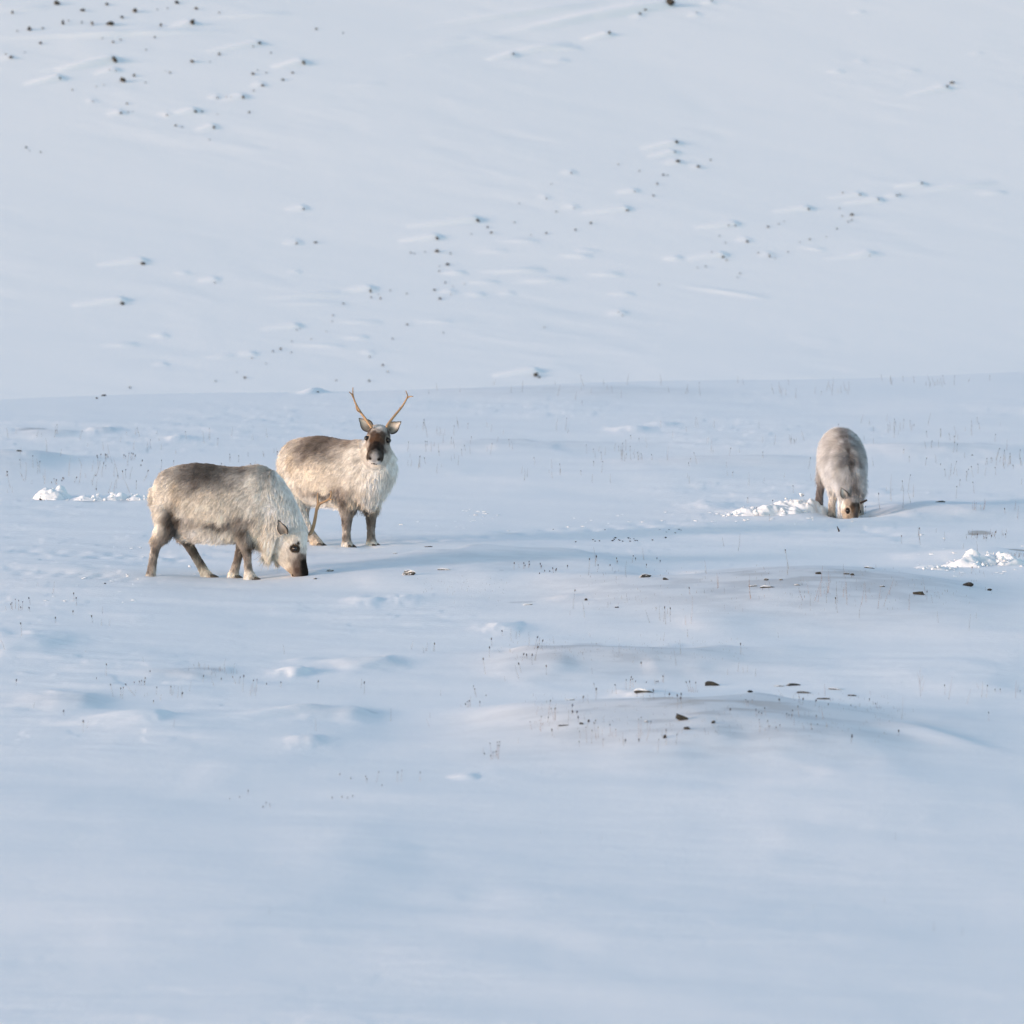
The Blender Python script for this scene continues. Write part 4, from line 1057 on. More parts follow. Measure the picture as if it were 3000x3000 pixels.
R2_HEAD = [(-.02, .0, .05, (.48, .465, .45)), (0, .0, .07, (.46, .445, .44)), (.03, .03, .08, (.66, .64, .62)), (.055, .0, .083, (.74, .72, .70)), (.06, .04, .08, (.50, .475, .46)), (.088, .0, .083, (.38, .35, .33)), (.0, .06, .03, (.20, .17, .155)), (.05, .075, .05, (.10, .08, .07)),
           (.105, .03, .08, (.13, .095, .08)), (.13, .0, .075, HN), (.13, .05, .06, (.10, .075, .062)), (.17, .0, .062, HN), (.17, .04, .05, HN), (.205, .0, .054, HB), (.24, .0, .05, HB), (.265, .02, .05, HB), (.22, .05, .035, (.05, .036, .03)),
           (.27, .055, .02, (.055, .040, .033)), (.30, .06, .0, (.08, .06, .05)), (.287, .0, .05, (.12, .115, .115)), (.305, .0, .046, (.30, .30, .30)), (.325, .0, .038, (.36, .36, .365)), (.338, .0, .025, (.34, .34, .35)), (.30, .035, .045, (.09, .08, .075)), (.35, .0, .0, (.30, .30, .31)), (.335, .045, .01, (.055, .045, .04)), (.32, .055, .0, (.06, .048, .04)), (.345, .03, -.012, (.62, .61, .60)),
           (.12, .088, .0, (.50, .46, .43)), (.16, .078, .0, (.44, .40, .37)), (.185, .072, .0, (.40, .36, .33)), (.21, .062, -.005, (.16, .13, .115)), (.17, .07, -.05, CR2), (.10, .085, -.06, WH), (.05, .08, -.07, WH), (.23, .055, -.05, (.70, .67, .63)), (.29, .055, -.05, (.70, .68, .65)),
           (.33, .03, -.045, (.72, .70, .68)), (.345, .0, -.028, (.70, .68, .66)), (.10, .0, -.12, WH), (.2, .0, -.09, WH), (.28, .0, -.066, (.72, .7, .68))]
R3_HEAD = [(-.02, .0, .05, GR), (0, .0, .07, (.45, .42, .40)), (.03, .02, .08, (.40, .37, .36)), (.075, -.03, .083, (.045, .035, .03)), (.075, .03, .083, (.06, .05, .045)), (.10, .045, .075, (.12, .08, .055)), (.07, .0, .083, (.10, .085, .08)), (.11, .0, .08, (.16, .135, .125)), (.13, .0, .075, (.14, .12, .11)),
           (.13, .05, .065, (.16, .11, .075)), (.17, .0, .06, (.13, .11, .105)), (.15, .06, .04, (.42, .33, .25)), (.19, .05, .03, (.40, .32, .25)), (.22, .0, .05, (.06, .05, .045)), (.06, .08, .04, (.44, .38, .33)), (.08, .09, -.02, CR2), (.14, .08, -.03, TAN), (.05, .08, -.07, WH), (.3, .0, .04, HB)]
R3_BODY3 = []   # (x, y, z, colour) calf coat, right flank cooler: its shade is put into the colour
def c3d(u, y, v, c): R3_BODY3.append(((u - 800) / U, y, (1290 - v) / U, c))
G3, G3B, G3D = (.55, .52, .485), (.66, .63, .59), (.20, .175, .16)
D1, D2 = (.10, .088, .08), (.18, .162, .15)
for u, y, v, c in [(250, 0, 300, G3B), (400, 0, 210, G3), (550, 0, 205, (.36, .33, .30)), (700, 0, 222, (.27, .24, .22)), (850, 0, 250, (.20, .175, .16)), (1000, 0, 282, D2), (1120, 0, 315, D2), (1220, 0, 360, D1), (1310, .01, 430, D1), (1390, .02, 520, (.06, .052, .048)), (1220, .055, 375, G3), (1220, -.045, 375, G3), (1310, .06, 445, (.40, .37, .345)), (1310, -.045, 445, (.40, .37, .345)), (1000, .05, 285, G3), (1000, -.05, 285, G3), (1430, .075, 570, G3B), (1430, -.04, 570, G3B),
                   (1415, .02, 570, D2), (1440, .03, 640, (.46, .43, .40)), (1465, .04, 720, (.36, .33, .31)), (1482, .05, 800, D1), (1486, .05, 850, D2), (1488, .05, 910, (.38, .35, .33)),
                   (1480, .12, 790, (.66, .63, .59)), (1480, -.03, 790, (.66, .62, .57)), (1440, .12, 640, (.66, .63, .59)), (1440, -.06, 640, (.66, .62, .57)),
                   (1372, .11, 515, (.33, .30, .28)), (1372, -.085, 515, (.33, .30, .28)), (1330, .17, 500, G3), (1330, -.15, 500, G3), (1400, .16, 600, (.66, .63, .59)), (1400, -.14, 600, (.64, .6, .54)),
                   (1150, .07, 335, (.33, .30, .275)), (1150, -.07, 335, (.33, .30, .275)), (950, .08, 285, (.36, .33, .30)), (950, -.08, 285, (.38, .35, .32)), (700, .1, 260, G3B), (700, -.1, 260, G3), (1150, .14, 400, G3), (1150, -.14, 400, G3),
                   (800, .2, 500, (.70, .68, .65)), (800, -.2, 500, (.66, .62, .57)), (500, .2, 500, G3B), (500, -.2, 500, G3B), (1200, .17, 600, (.76, .75, .73)), (1200, -.17, 600, (.74, .71, .67)), (1300, .13, 800, (.82, .81, .79)), (1300, -.13, 800, (.82, .79, .75)), (1000, .2, 800, (.80, .79, .76)), (1000, -.2, 800, (.76, .73, .68)),
                   (1200, .0, 900, CR2), (1000, .1, 900, CR2), (1000, -.1, 900, CR), (600, 0, 900, CR2), (1050, -.1, 1000, (.70, .63, .54)), (1070, -.13, 1150, (.60, .50, .40)), (1090, -.14, 1230, TAN), (1098, -.15, 1285, (.10, .08, .065)), (1150, -.05, 1000, WH), (1190, -.05, 1200, (.80, .75, .68)),
                   (200, -.16, 1000, (.26, .225, .205)), (160, -.19, 1200, (.20, .17, .155)), (230, -.15, 880, MID), (440, .2, 1050, MID), (480, .23, 1300, TAN), (280, -.12, 750, G3)]:
    c3d(u, y, v, (c[0] * .90, c[1] * .96, c[2] * 1.06))

def ear_mesh(name, L, W, inner, rim, outer):
    """cupped leaf: inner and outer skins with a dark rim, base at the origin, tip along +X, opening towards +Z"""
    V, F, C = [], [], []
    nl, nw = 9, 8
    for skin in (0, 1):
        for i in range(nl):
            t = i / (nl - 1)
            hw = W * (0.42 + 0.58 * math.sin(math.pi * min(1, t * 1.12 + .12)) ** .8) * math.sqrt(max(0, 1 - t ** 3.5)) + .0015
            for j in range(nw):
                q = j / (nw - 1) * 2 - 1
                y = hw * q
                z = -W * 0.45 * (1 - q * q) * (1 - .6 * t) - (0.008 if skin else 0)
                V.append(Vector((t * L - .01, y * (1.0 if not skin else 1.06), z + .12 * L * t * t)))
                edge = max(min(1, abs(q) ** 2.2 * 1.15), smooth(.86, 1.0, np.array(t)).item())
                ic = [inner[k] * (1 - edge) + rim[k] * edge for k in range(3)]
                core = math.exp(-((q * 1.6) ** 2 + ((t - .12) * 3.2) ** 2)) * .8
                ic = [ic[k] * (1 - core) + rim[k] * core for k in range(3)]
                oc = [outer[k] * (1 - edge * .7) + rim[k] * edge * .7 for k in range(3)]
                C.append(oc if skin else ic)
    n = nl * nw
    for skin in (0, 1):
        for i in range(nl - 1):
            for j in range(nw - 1):
                a = skin * n + i * nw + j
                f = (a, a + 1, a + nw + 1, a + nw)
                F.append(f if not skin else f[::-1])
    bl = [i * nw for i in range(nl)] + [(nl - 1) * nw + j for j in range(1, nw)] + [i * nw + nw - 1 for i in range(nl - 2, -1, -1)]
    for a, b in zip(bl, bl[1:]):
        F.append((a, a + n, b + n, b) if False else (b, b + n, a + n, a))
    me = mesh_from(name, V, F, M_COAT)
    at = me.color_attributes.new('coat', 'FLOAT_COLOR', 'POINT')
    at.data.foreach_set('color', np.concatenate([np.array(C), np.ones((len(C), 1))], 1).astype(np.float32).ravel())
    return me

def polytube(branches, sides=7):
    lst = []
    for pts, r0, r1 in branches:
        P_ = [Vector(q) for q in pts]
        out = []
        for i in range(len(P_) - 1):
            p0, p1, p2, p3 = P_[max(i - 1, 0)], P_[i], P_[i + 1], P_[min(i + 2, len(P_) - 1)]
            for k in range(5):
                t = k / 5
                out.append(0.5 * ((2 * p1) + (p2 - p0) * t + (2 * p0 - 5 * p1 + 4 * p2 - p3) * t * t + (3 * p1 - p0 - 3 * p2 + p3) * t ** 3))
        out.append(P_[-1])
        n = len(out)
        lst.append(tube(out, [r0 + (r1 - r0) * (i / (n - 1)) ** 1.2 for i in range(n)], sides))
    return join_geo(lst)

def hoof_mesh(L, W, H):
    """two blunt toes side by side, pointing along +X"""
    lst = []
    for sgn in (-1, 1):
        V, F = [], []
        n = 10
        for (x, hw, z0, z1) in ((-.35, .34, 0, .75), (0, .44, 0, .9), (.35, .40, 0, .62), (.62, .25, 0, .32), (.74, .08, .0, .12)):
            for k in range(n):
                t = 2 * math.pi * k / n
                V.append(Vector((x * L, sgn * W * .5 + hw * W * math.cos(t) * .95, (z0 + z1) / 2 * H + (z1 - z0) / 2 * H * math.sin(t))))
        for i in range(4):
            for k in range(n):
                k2 = (k + 1) % n
                F.append((i * n + k, i * n + k2, (i + 1) * n + k2, (i + 1) * n + k))
        m = len(V)
        V += [Vector((-.35 * L, sgn * W * .5, .3 * H)), Vector((.78 * L, sgn * W * .5, .05 * H))]
        for k in range(n):
            k2 = (k + 1) % n
            F.append((m, k2, k)); F.append((m + 1, 4 * n + k, 4 * n + k2))
        lst.append((V, F))
    V, F = join_geo(lst)
    return mesh_from('hoof', V, F, M_HOOF)

def build_deer(spec):
    root = link('reindeer', None)
    a = anchor[spec['site']]
    root.location = (a[0], a[1], float(height(np.array([a[0]]), np.array([a[1]]), False)[0]) + spec.get('dz', 0))
    root.rotation_euler = (0, spec.get('pitch', 0), spec['yaw'])
    s = spec['scale']
    root.scale = (s, s * spec.get('wide', 1), s)
    tag(root, spec['label'], 'reindeer', 'reindeer on the snow')
    B = Blob()
    for st in spec['torso']:
        B.torso(st)
    for ch in spec['chains']:
        B.chain(ch)
    if spec.get('outline'):
        outline_loft(B, spec['outline'])
    HM = spec['head']
    B.frame_loft(HM, spec.get('head_st', HEAD_ST))
    raw = mesh_from('body', B.V, B.F)
    tmp = link('body_raw', raw)
    rm = tmp.modifiers.new('r', 'REMESH'); rm.mode = 'VOXEL'; rm.voxel_size = 0.0085
    smd = tmp.modifiers.new('s', 'SMOOTH'); smd.factor = .5; smd.iterations = 9
    dg = bpy.context.evaluated_depsgraph_get()
    me = bpy.data.meshes.new_from_object(tmp.evaluated_get(dg))
    bpy.data.objects.remove(tmp)
    me.name = 'body'
    nv = len(me.vertices)
    co = np.empty(nv * 3, np.float32); me.vertices.foreach_get('co', co); co = co.reshape(-1, 3).astype(float)
    # gentle fleece relief
    nr = np.empty(nv * 3, np.float32); me.vertices.foreach_get('normal', nr); nr = nr.reshape(-1, 3)
    Hi = np.array(HM.inverted())
    eyes = [np.array(HM @ Vector((.125, sg * .083, .028))) for sg in (-1, 1)]

    def head_w(Pt):
        h = Pt @ Hi[:3, :3].T + Hi[:3, 3]
        r = np.sqrt((h[:, 1] / .15) ** 2 + ((h[:, 2] + .01) / (.17 - .22 * np.clip(h[:, 0] - .13, 0, .3))) ** 2)
        return h, smooth(-.03, .035, h[:, 0] - .25 * np.clip(-h[:, 2] - .03, 0, 1)) * (1 - smooth(.75, .95, r)) * (h[:, 0] < .372)
    hp = np.array([q[:3] for q in spec['headc']]); hc = np.array([q[3] for q in spec['headc']])

    def coat(Pt):
        out = np.empty((len(Pt), 3))
        for i in range(0, len(Pt), 20000):
            q = Pt[i:i + 20000]
            n1 = fbm(q[:, 0] * 9 + q[:, 1] * 4, q[:, 2] * 11 + q[:, 1] * 6, 5, 3)
            n2 = fbm(q[:, 0] * 22 + q[:, 1] * 17, q[:, 2] * 12 - q[:, 1] * 13, 15, 2)
            qq = q + np.stack([.012 * n1 + .006 * n2, 0 * n1, .012 * n2], 1)
            if 'body3' in spec:
                bp = np.array([k[:3] for k in spec['body3']]); bc = np.array([k[3] for k in spec['body3']])
                c = rbf(qq * np.array([1, 1, 1.]), bp, bc, 4.0)
            else:
                c = rbf(qq[:, [0, 2]], spec['c2'][0], spec['c2'][1], 3.4)
            h, w_ = head_w(q)
            sgn = np.stack([h[:, 0], np.abs(h[:, 1]), h[:, 2]], 1)
            de0 = .006 * n2
            hcl = rbf(sgn + .004 * np.stack([n1, n2, n1], 1), hp, hc, 4.5, .008)
            # rings round the eye
            de = np.sqrt((sgn[:, 0] - .125) ** 2 + (sgn[:, 1] - .083) ** 2 + (sgn[:, 2] - .028) ** 2) + de0
            for (r0, r1, cl) in spec['eye_rings']:
                m = (smooth(r0 - .006, r0 + .002, de) * (1 - smooth(r1 - .002, r1 + .006, de)))[:, None]
                hcl = hcl * (1 - m) + np.array(cl) * m
            # nostrils and mouth line
            for (ax, ay, az, rr, cl) in spec['face_spots']:
                dd = np.sqrt((sgn[:, 0] - ax) ** 2 + (sgn[:, 1] - ay) ** 2 + (sgn[:, 2] - az) ** 2)
                m = (1 - smooth(rr * .6, rr * 1.2, dd))[:, None]
                hcl = hcl * (1 - m) + np.array(cl) * m
            c = c * (1 - w_[:, None]) + hcl * w_[:, None]
            lz = (1 - smooth(.30, .42, q[:, 2])) * (1 - w_)
            n4 = fbm((q[:, 0] * .65 - q[:, 2] * .75 + np.abs(q[:, 1]) * .9) * 62, (q[:, 0] * .75 + q[:, 2] * .65) * 9, 35, 2)
            n3 = fbm(q[:, 0] * 55 + 3, q[:, 2] * 26 + q[:, 1] * 60, 25, 2)
            c = c * (1 + .10 * n1 + .07 * n2 + lz * (.26 * n3 + .04) + .11 * n4 * (1 - w_))[:, None]
            out[i:i + 20000] = np.clip(c, .008, .9)
        return out
    C = coat(co)
    at = me.color_attributes.new('coat', 'FLOAT_COLOR', 'POINT')
    at.data.foreach_set('color', np.concatenate([C * .8, np.ones((nv, 1))], 1).astype(np.float32).ravel())
    me.materials.clear(); me.materials.append(M_COAT)
    me.polygons.foreach_set('use_smooth', np.ones(len(me.polygons), bool))
    body = link('body', me, root)
    # ---- fur: strands on the body, combed back and down
    me.calc_loop_triangles()
    nt_ = len(me.loop_triangles)
    tri = np.empty(nt_ * 3, np.int32); me.loop_triangles.foreach_get('vertices', tri); tri = tri.reshape(-1, 3)
    A_, B_, C_ = co[tri[:, 0]], co[tri[:, 1]], co[tri[:, 2]]
    cr = np.cross(B_ - A_, C_ - A_)
    area = np.linalg.norm(cr, axis=1)
    hw = head_w((A_ + B_ + C_) / 3)[1]
    prob = area * (1 + 1.6 * hw)
    N = spec['strands']
    g = np.random.default_rng(spec['seed'])
    idx = g.choice(nt_, N, p=prob / prob.sum())
    r1, r2 = np.sqrt(g.random(N)), g.random(N)
    pr = A_[idx] * (1 - r1)[:, None] + B_[idx] * (r1 * (1 - r2))[:, None] + C_[idx] * (r1 * r2)[:, None]
    nrm = cr[idx] / (area[idx][:, None] + 1e-12)
    h, hwt = head_w(pr)
    fwd = np.array(HM.to_3x3() @ Vector((1, 0, 0))); fwd = fwd / np.linalg.norm(fwd)
    legw = 1 - smooth(.26, .36, pr[:, 2]) if spec['site'] != 'calf' else 1 - smooth(.24, .34, pr[:, 2])
    neckw = smooth(.30, .42, pr[:, 0]) * (1 - hwt)
    flow = np.tile(np.array([-.75, 0, -.65]), (N, 1))
    flow = flow * (1 - neckw)[:, None] + np.array(spec['neck_flow']) * neckw[:, None]
    lw = legw * (1 - hwt) * (1 - neckw * (1 if spec['site'] == 'graze' else 0))
    flow = flow * (1 - lw)[:, None] + np.array([-.1, 0, -1]) * lw[:, None]
    flow = flow * (1 - hwt)[:, None] - fwd * hwt[:, None]
    flow += g.normal(0, spec.get('jit', .09), (N, 3))
    flow -= nrm * (flow * nrm).sum(1, keepdims=True)
    flow /= np.linalg.norm(flow, axis=1, keepdims=True) + 1e-9
    down = np.clip(-nrm[:, 2], 0, 1)
    length = .040 + .024 * down
    mp = spec.get('mane')
    if mp:
        for (mx, mz, mr, ml) in mp:
            gq = np.exp(-(((pr[:, 0] - (mx - 800) / U) ** 2 + (pr[:, 2] - (1290 - mz) / U) ** 2) / mr ** 2))
            length += ml * gq
    length = length * (1 - lw) + (.020 - .004 * smooth(.05, .2, pr[:, 2])) * lw
    length = length * (1 - hwt) + spec.get('face_fur', .010) * (1 - .5 * smooth(.15, .25, h[:, 0])) * hwt
    length *= g.uniform(.65, 1.15, N) * (1 + (spec.get('shag', 1) - 1) * (1 - hwt) * (1 - lw))
    wild = g.random(N) < (.14 if spec['site'] == 'calf' else .07)
    length = np.where(wild, length * 1.6, length)
    lift = (.30 * spec.get('shag', 1)) * (1 - hwt) + .20 * hwt - .04 * lw
    d0 = nrm * lift[:, None] + flow * (1 - lift)[:, None]
    d0 /= np.linalg.norm(d0, axis=1, keepdims=True)
    # clumps
    cell = np.floor(pr / np.array([.011, .014, .020])).astype(np.int64)
    cell -= cell.min(0)
    key = (cell[:, 0] * 1000 + cell[:, 1]) * 1000 + cell[:, 2]
    _, inv_ = np.unique(key, return_inverse=True)
    ng = inv_.max() + 1
    cnt = np.bincount(inv_, minlength=ng)[:, None]
    tip = pr + d0 * length[:, None]
    tip[:, 2] -= length * .22 * (1 - hwt)
    mean = np.stack([np.bincount(inv_, tip[:, k], ng) for k in range(3)], 1) / cnt
    cl = (.26 * (1 - hwt))[:, None]
    tip = tip * (1 - cl) + mean[inv_] * cl
    keep = np.ones(N, bool)
    for e in eyes:
        keep &= np.linalg.norm(pr - e, axis=1) > .020
    keep &= ~((h[:, 0] > .332) & (h[:, 2] > -.02) & (hwt > .5))
    pr, nrm, tip, d0, length, inv2 = pr[keep], nrm[keep], tip[keep], d0[keep], length[keep], inv_[keep]
    N = len(pr)
    p0 = pr - nrm * .003
    p1 = pr + d0 * length[:, None] * .38
    p2 = p1 * .45 + tip * .55 + nrm * (length * .05)[:, None]
    pts = np.stack([p0, p1, p2, tip], 1)
    colr = coat(p1 * .3 + p2 * .7) * (1 + g.normal(0, .06, N) + .30 * (g.random(ng)[inv2] - .5))[:, None]
    cu = bpy.data.hair_curves.new('fur')
    cu.add_curves([4] * N)
    cu.points.foreach_set('position', pts.astype(np.float32).ravel())
    rad = np.tile(np.array([.0016, .0014, .0010, .0003]), (N, 1)) * (1 - .35 * hwt[keep])[:, None]
    ra = cu.attributes.get('radius') or cu.attributes.new('radius', 'FLOAT', 'POINT')
    ra.data.foreach_set('value', rad.astype(np.float32).ravel())
    fa = cu.attributes.new('fur_colour', 'FLOAT_COLOR', 'CURVE')
    fa.data.foreach_set('color', np.concatenate([np.clip(colr, .008, .92), np.ones((N, 1))], 1).astype(np.float32).ravel())
    cu.materials.append(M_FUR)
    link('fur', cu, body)
    # ---- eyes, ears, antlers, hooves
    hs = HM.to_3x3().col[0].length
    for sg in (-1, 1):
        bm = bmesh.new()
        bmesh.ops.create_uvsphere(bm, u_segments=14, v_segments=10, radius=.0185 * hs)
        em = bpy.data.meshes.new('eye'); bm.to_mesh(em); bm.free()
        em.polygons.foreach_set('use_smooth', [True] * len(em.polygons)); em.materials.append(M_EYE)
        e = link('eye', em, root)
        e.location = HM @ Vector((.125, sg * .0815, .028))
    for (base, tipd, opn, L, W, inner, rim, outer) in spec['ears']:
        x = Vector(tipd).normalized(); z = Vector(opn); z = (z - x * z.dot(x)).normalized()
        Mt = Matrix((x, z.cross(x), z)).transposed().to_4x4(); Mt.translation = HM @ Vector(base)
        e = link('ear', ear_mesh('ear', L, W, inner, rim, outer), root)
        e.matrix_local = Mt
    for br, mat in spec['antlers']:
        V, F = polytube(br)
        link('antler', mesh_from('antler', V, F, mat), root)
    for (p, ang) in spec['hooves']:
        hm_ = link('hoof', hoof_mesh(.075, .040, .04), root)
        hm_.location = p
        hm_.rotation_euler = (0, 0, ang)
    return root

def legs(lst, y, dv=0):
    return [(uv(u, v + dv, y), a / U, b) for (u, v, a, b) in lst]

TORSO = [(182, 380, 560, .05), (205, 332, 650, .105), (250, 276, 730, .15), (320, 238, 800, .185), (400, 216, 855, .205), (500, 200, 898, .215), (600, 195, 918, .222), (700, 203, 926, .222),
         (800, 218, 926, .217), (900, 226, 920, .207), (1000, 225, 915, .197), (1080, 213, 915, .185), (1170, 205, 925, .172), (1250, 230, 930, .15), (1320, 290, 900, .12), (1360, 360, 860, .08)]

# ---- grazing reindeer: side view, head down, one antler
s1 = [((1285, 243), (1100, 850), .160), ((1368, 330), (1125, 900), .152), ((1436, 428), (1150, 955), .143), ((1494, 540), (1190, 1005), .130),
      ((1550, 668), (1250, 1035), .115), ((1600, 785), (1325, 1045), .100), ((1618, 860), (1395, 1070), .086), ((1610, 930), (1450, 1085), .066)]
def outline_loft(B, pairs):
    secs = []
    for (t, b, hw) in pairs:
        T_, B_ = uv(*t), uv(*b)
        secs.append(((T_ + B_) / 2, (T_ - B_).normalized(), (T_ - B_).length / 2, Vector((0, 1, 0)), hw))
    B.loft(secs, 26)
H1 = head_frame(uv(1550, 985, -.035), (.22, -.14, -.96), (.95, -.32, .2), 1.10)
def hv(M, a, y, z): return M @ Vector((a, y, z))
ant1 = [([uv(1630, 850, .03), uv(1650, 838, .05), uv(1672, 775, .06), uv(1690, 690, .06), uv(1708, 600, .05), uv(1738, 565, .05), uv(1790, 540, .04), uv(1828, 512, .04), uv(1841, 480, .04), uv(1840, 442, .04)], .0155, .0055),
        ([uv(1712, 600, .05), uv(1716, 555, .05), uv(1712, 510, .05), uv(1715, 462, .05)], .0125, .004), ([uv(1826, 515, .04), uv(1842, 526, .03), uv(1858, 519, .03)], .007, .003),
        ([uv(1706, 620, .05), uv(1725, 575, .05), uv(1742, 562, .05)], .0125, .010)]
build_deer(dict(site='graze', yaw=R(-4), scale=1.0, seed=3, strands=130000, dz=-.012, face_fur=.020, label='grazing reindeer in side view with one antler and its muzzle in the snow',
    torso=[TORSO],
    outline=s1,
    chains=[
        legs([(300, 560, 130, .07), (318, 660, 125, .075), (298, 770, 95, .06), (245, 860, 62, .045), (208, 915, 50, .038), (190, 1000, 38, .029), (170, 1100, 36, .026), (155, 1200, 38, .028), (147, 1250, 46, .034), (140, 1288, 60, .038)], -.115),
        legs([(420, 660, 110, .07), (415, 790, 80, .055), (450, 900, 54, .038), (488, 975, 42, .030), (540, 1065, 37, .027), (590, 1145, 37, .027), (622, 1205, 42, .030), (642, 1245, 52, .036), (655, 1272, 66, .038)], .115, 14),
        legs([(1060, 680, 110, .06), (1045, 790, 78, .052), (1042, 880, 60, .046), (1050, 960, 53, .039), (1062, 1030, 40, .031), (1068, 1100, 32, .026), (1075, 1180, 34, .027), (1084, 1230, 48, .034), (1098, 1272, 66, .038)], -.105),
        legs([(1020, 790, 66, .05), (988, 915, 50, .04), (962, 1005, 38, .031), (940, 1095, 34, .027), (916, 1180, 36, .028), (902, 1225, 46, .034), (896, 1262, 56, .038)], .105, 14),
        [(uv(185, 420), .03, .03), (uv(168, 500), .035, .035), (uv(178, 570), .02, .02)]],
    head_st=[(-0.03, .03, -.05, .04), (0.0, .065, -.085, .074), (.04, .080, -.130, .086), (.085, .083, -.152, .088), (.13, .074, -.160, .084), (.17, .062, -.156, .074), (.21, .054, -.132, .066), (.25, .051, -.100, .061), (.285, .050, -.070, .062), (.315, .044, -.060, .060), (.338, .030, -.048, .050), (.350, .008, -.026, .028)],
    head=H1, headc=R1_HEAD, c2=side(TORSO_C + R1_LEG_C + R1_NECK_C), neck_flow=(-.35, 0, -.9),
    mane=[(1200, 960, .10, .055), (1130, 900, .08, .03), (1290, 1000, .09, .04), (1380, 1100, .06, .012)],
    eye_rings=[(.0, .037, (.030, .022, .019)), (.028, .034, (.11, .085, .068))],
    face_spots=[(.095, .062, .058, .014, (.06, .05, .045)), (.335, .03, .012, .012, (.015, .012, .012)), (.30, .05, -.045, .012, (.05, .04, .035)), (.31, .055, -.052, .012, (.07, .055, .05))],
    ears=[((.012, -.150, .004), (-.26, -.50, .95), (-.30, -1, -.1), .140, .040, (.40, .38, .35), (.02, .017, .016), (.20, .17, .15)),
          (( .0, .07, .02), (-.3, .9, .3), (.4, .2, -.6), .12, .036, (.5, .48, .44), (.05, .042, .04), (.55, .5, .45))],
    antlers=[(ant1, M_ANTLER)],
    hooves=[(uv(165, 1290, -.115), 0), (uv(700, 1288, .115), 0), (uv(1140, 1288, -.105), 0), (uv(925, 1286, .105), 0)]))

# ---- standing antlered reindeer: three quarter view, face to the camera
YAW2 = R(-36)
def loc2(wx, wy, wz):
    """direction in the world -> in the animal's own axes"""
    return Matrix.Rotation(-YAW2, 3, 'Z') @ Vector((wx, wy, wz))
H2 = head_frame((.455, -.05, .892), loc2(-.09, -.82, -.57), loc2(.06, -.57, .82), 1.10)
s2 = [(uv(1200, 480), 225 / U, .160), (uv(1270, 410), 215 / U, .148), (uv(1315, 330), 180 / U, .125), (uv(1330, 260, -.02), 125 / U, .10), (Vector(H2 @ Vector((.02, 0, -.02))), 95 / U, .085)]
def z2(u, v, dy=0.0):
    """a point in the plane of the antlers, given by crop position relative to the eyes"""
    e = Vector((.455, -.05, .880))
    return e + loc2((u - 1238) / 1319 / 1.03, dy, (665 - v) / 1319 / 1.03)
antL = [([z2(1172, 525, .02), z2(1150, 490, .03), z2(1060, 375, .08), z2(1012, 300, .10), z2(975, 215, .10), z2(964, 150, .08), z2(966, 85, .05)], .0125, .0035),
        ([z2(970, 200, .10), z2(950, 160, .08), z2(922, 132, .06)], .008, .003), ([z2(1050, 360, .08), z2(1012, 335, .06), z2(998, 285, .05), z2(1003, 262, .06)], .007, .003)]
antR = [([z2(1335, 520, .02), z2(1355, 480, .03), z2(1430, 385, .08), z2(1500, 300, .10), z2(1545, 225, .10), z2(1563, 175, .08), z2(1545, 120, .05)], .0125, .0035),
        ([z2(1556, 205, .10), z2(1585, 185, .08), z2(1625, 182, .05)], .008, .003), ([z2(1482, 330, .10), z2(1478, 302, .07)], .006, .002)]
TORSO2 = [(u - (45 if u < 350 else (25 if u < 450 else 0)), t, min(b, 852 - .06 * max(0, u - 900)), w_) for (u, t, b, w_) in TORSO if u < 1240] + [(1250, 222, 815, .158), (1320, 252, 745, .15), (1390, 300, 655, .135), (1440, 360, 580, .102), (1468, 420, 515, .06)]
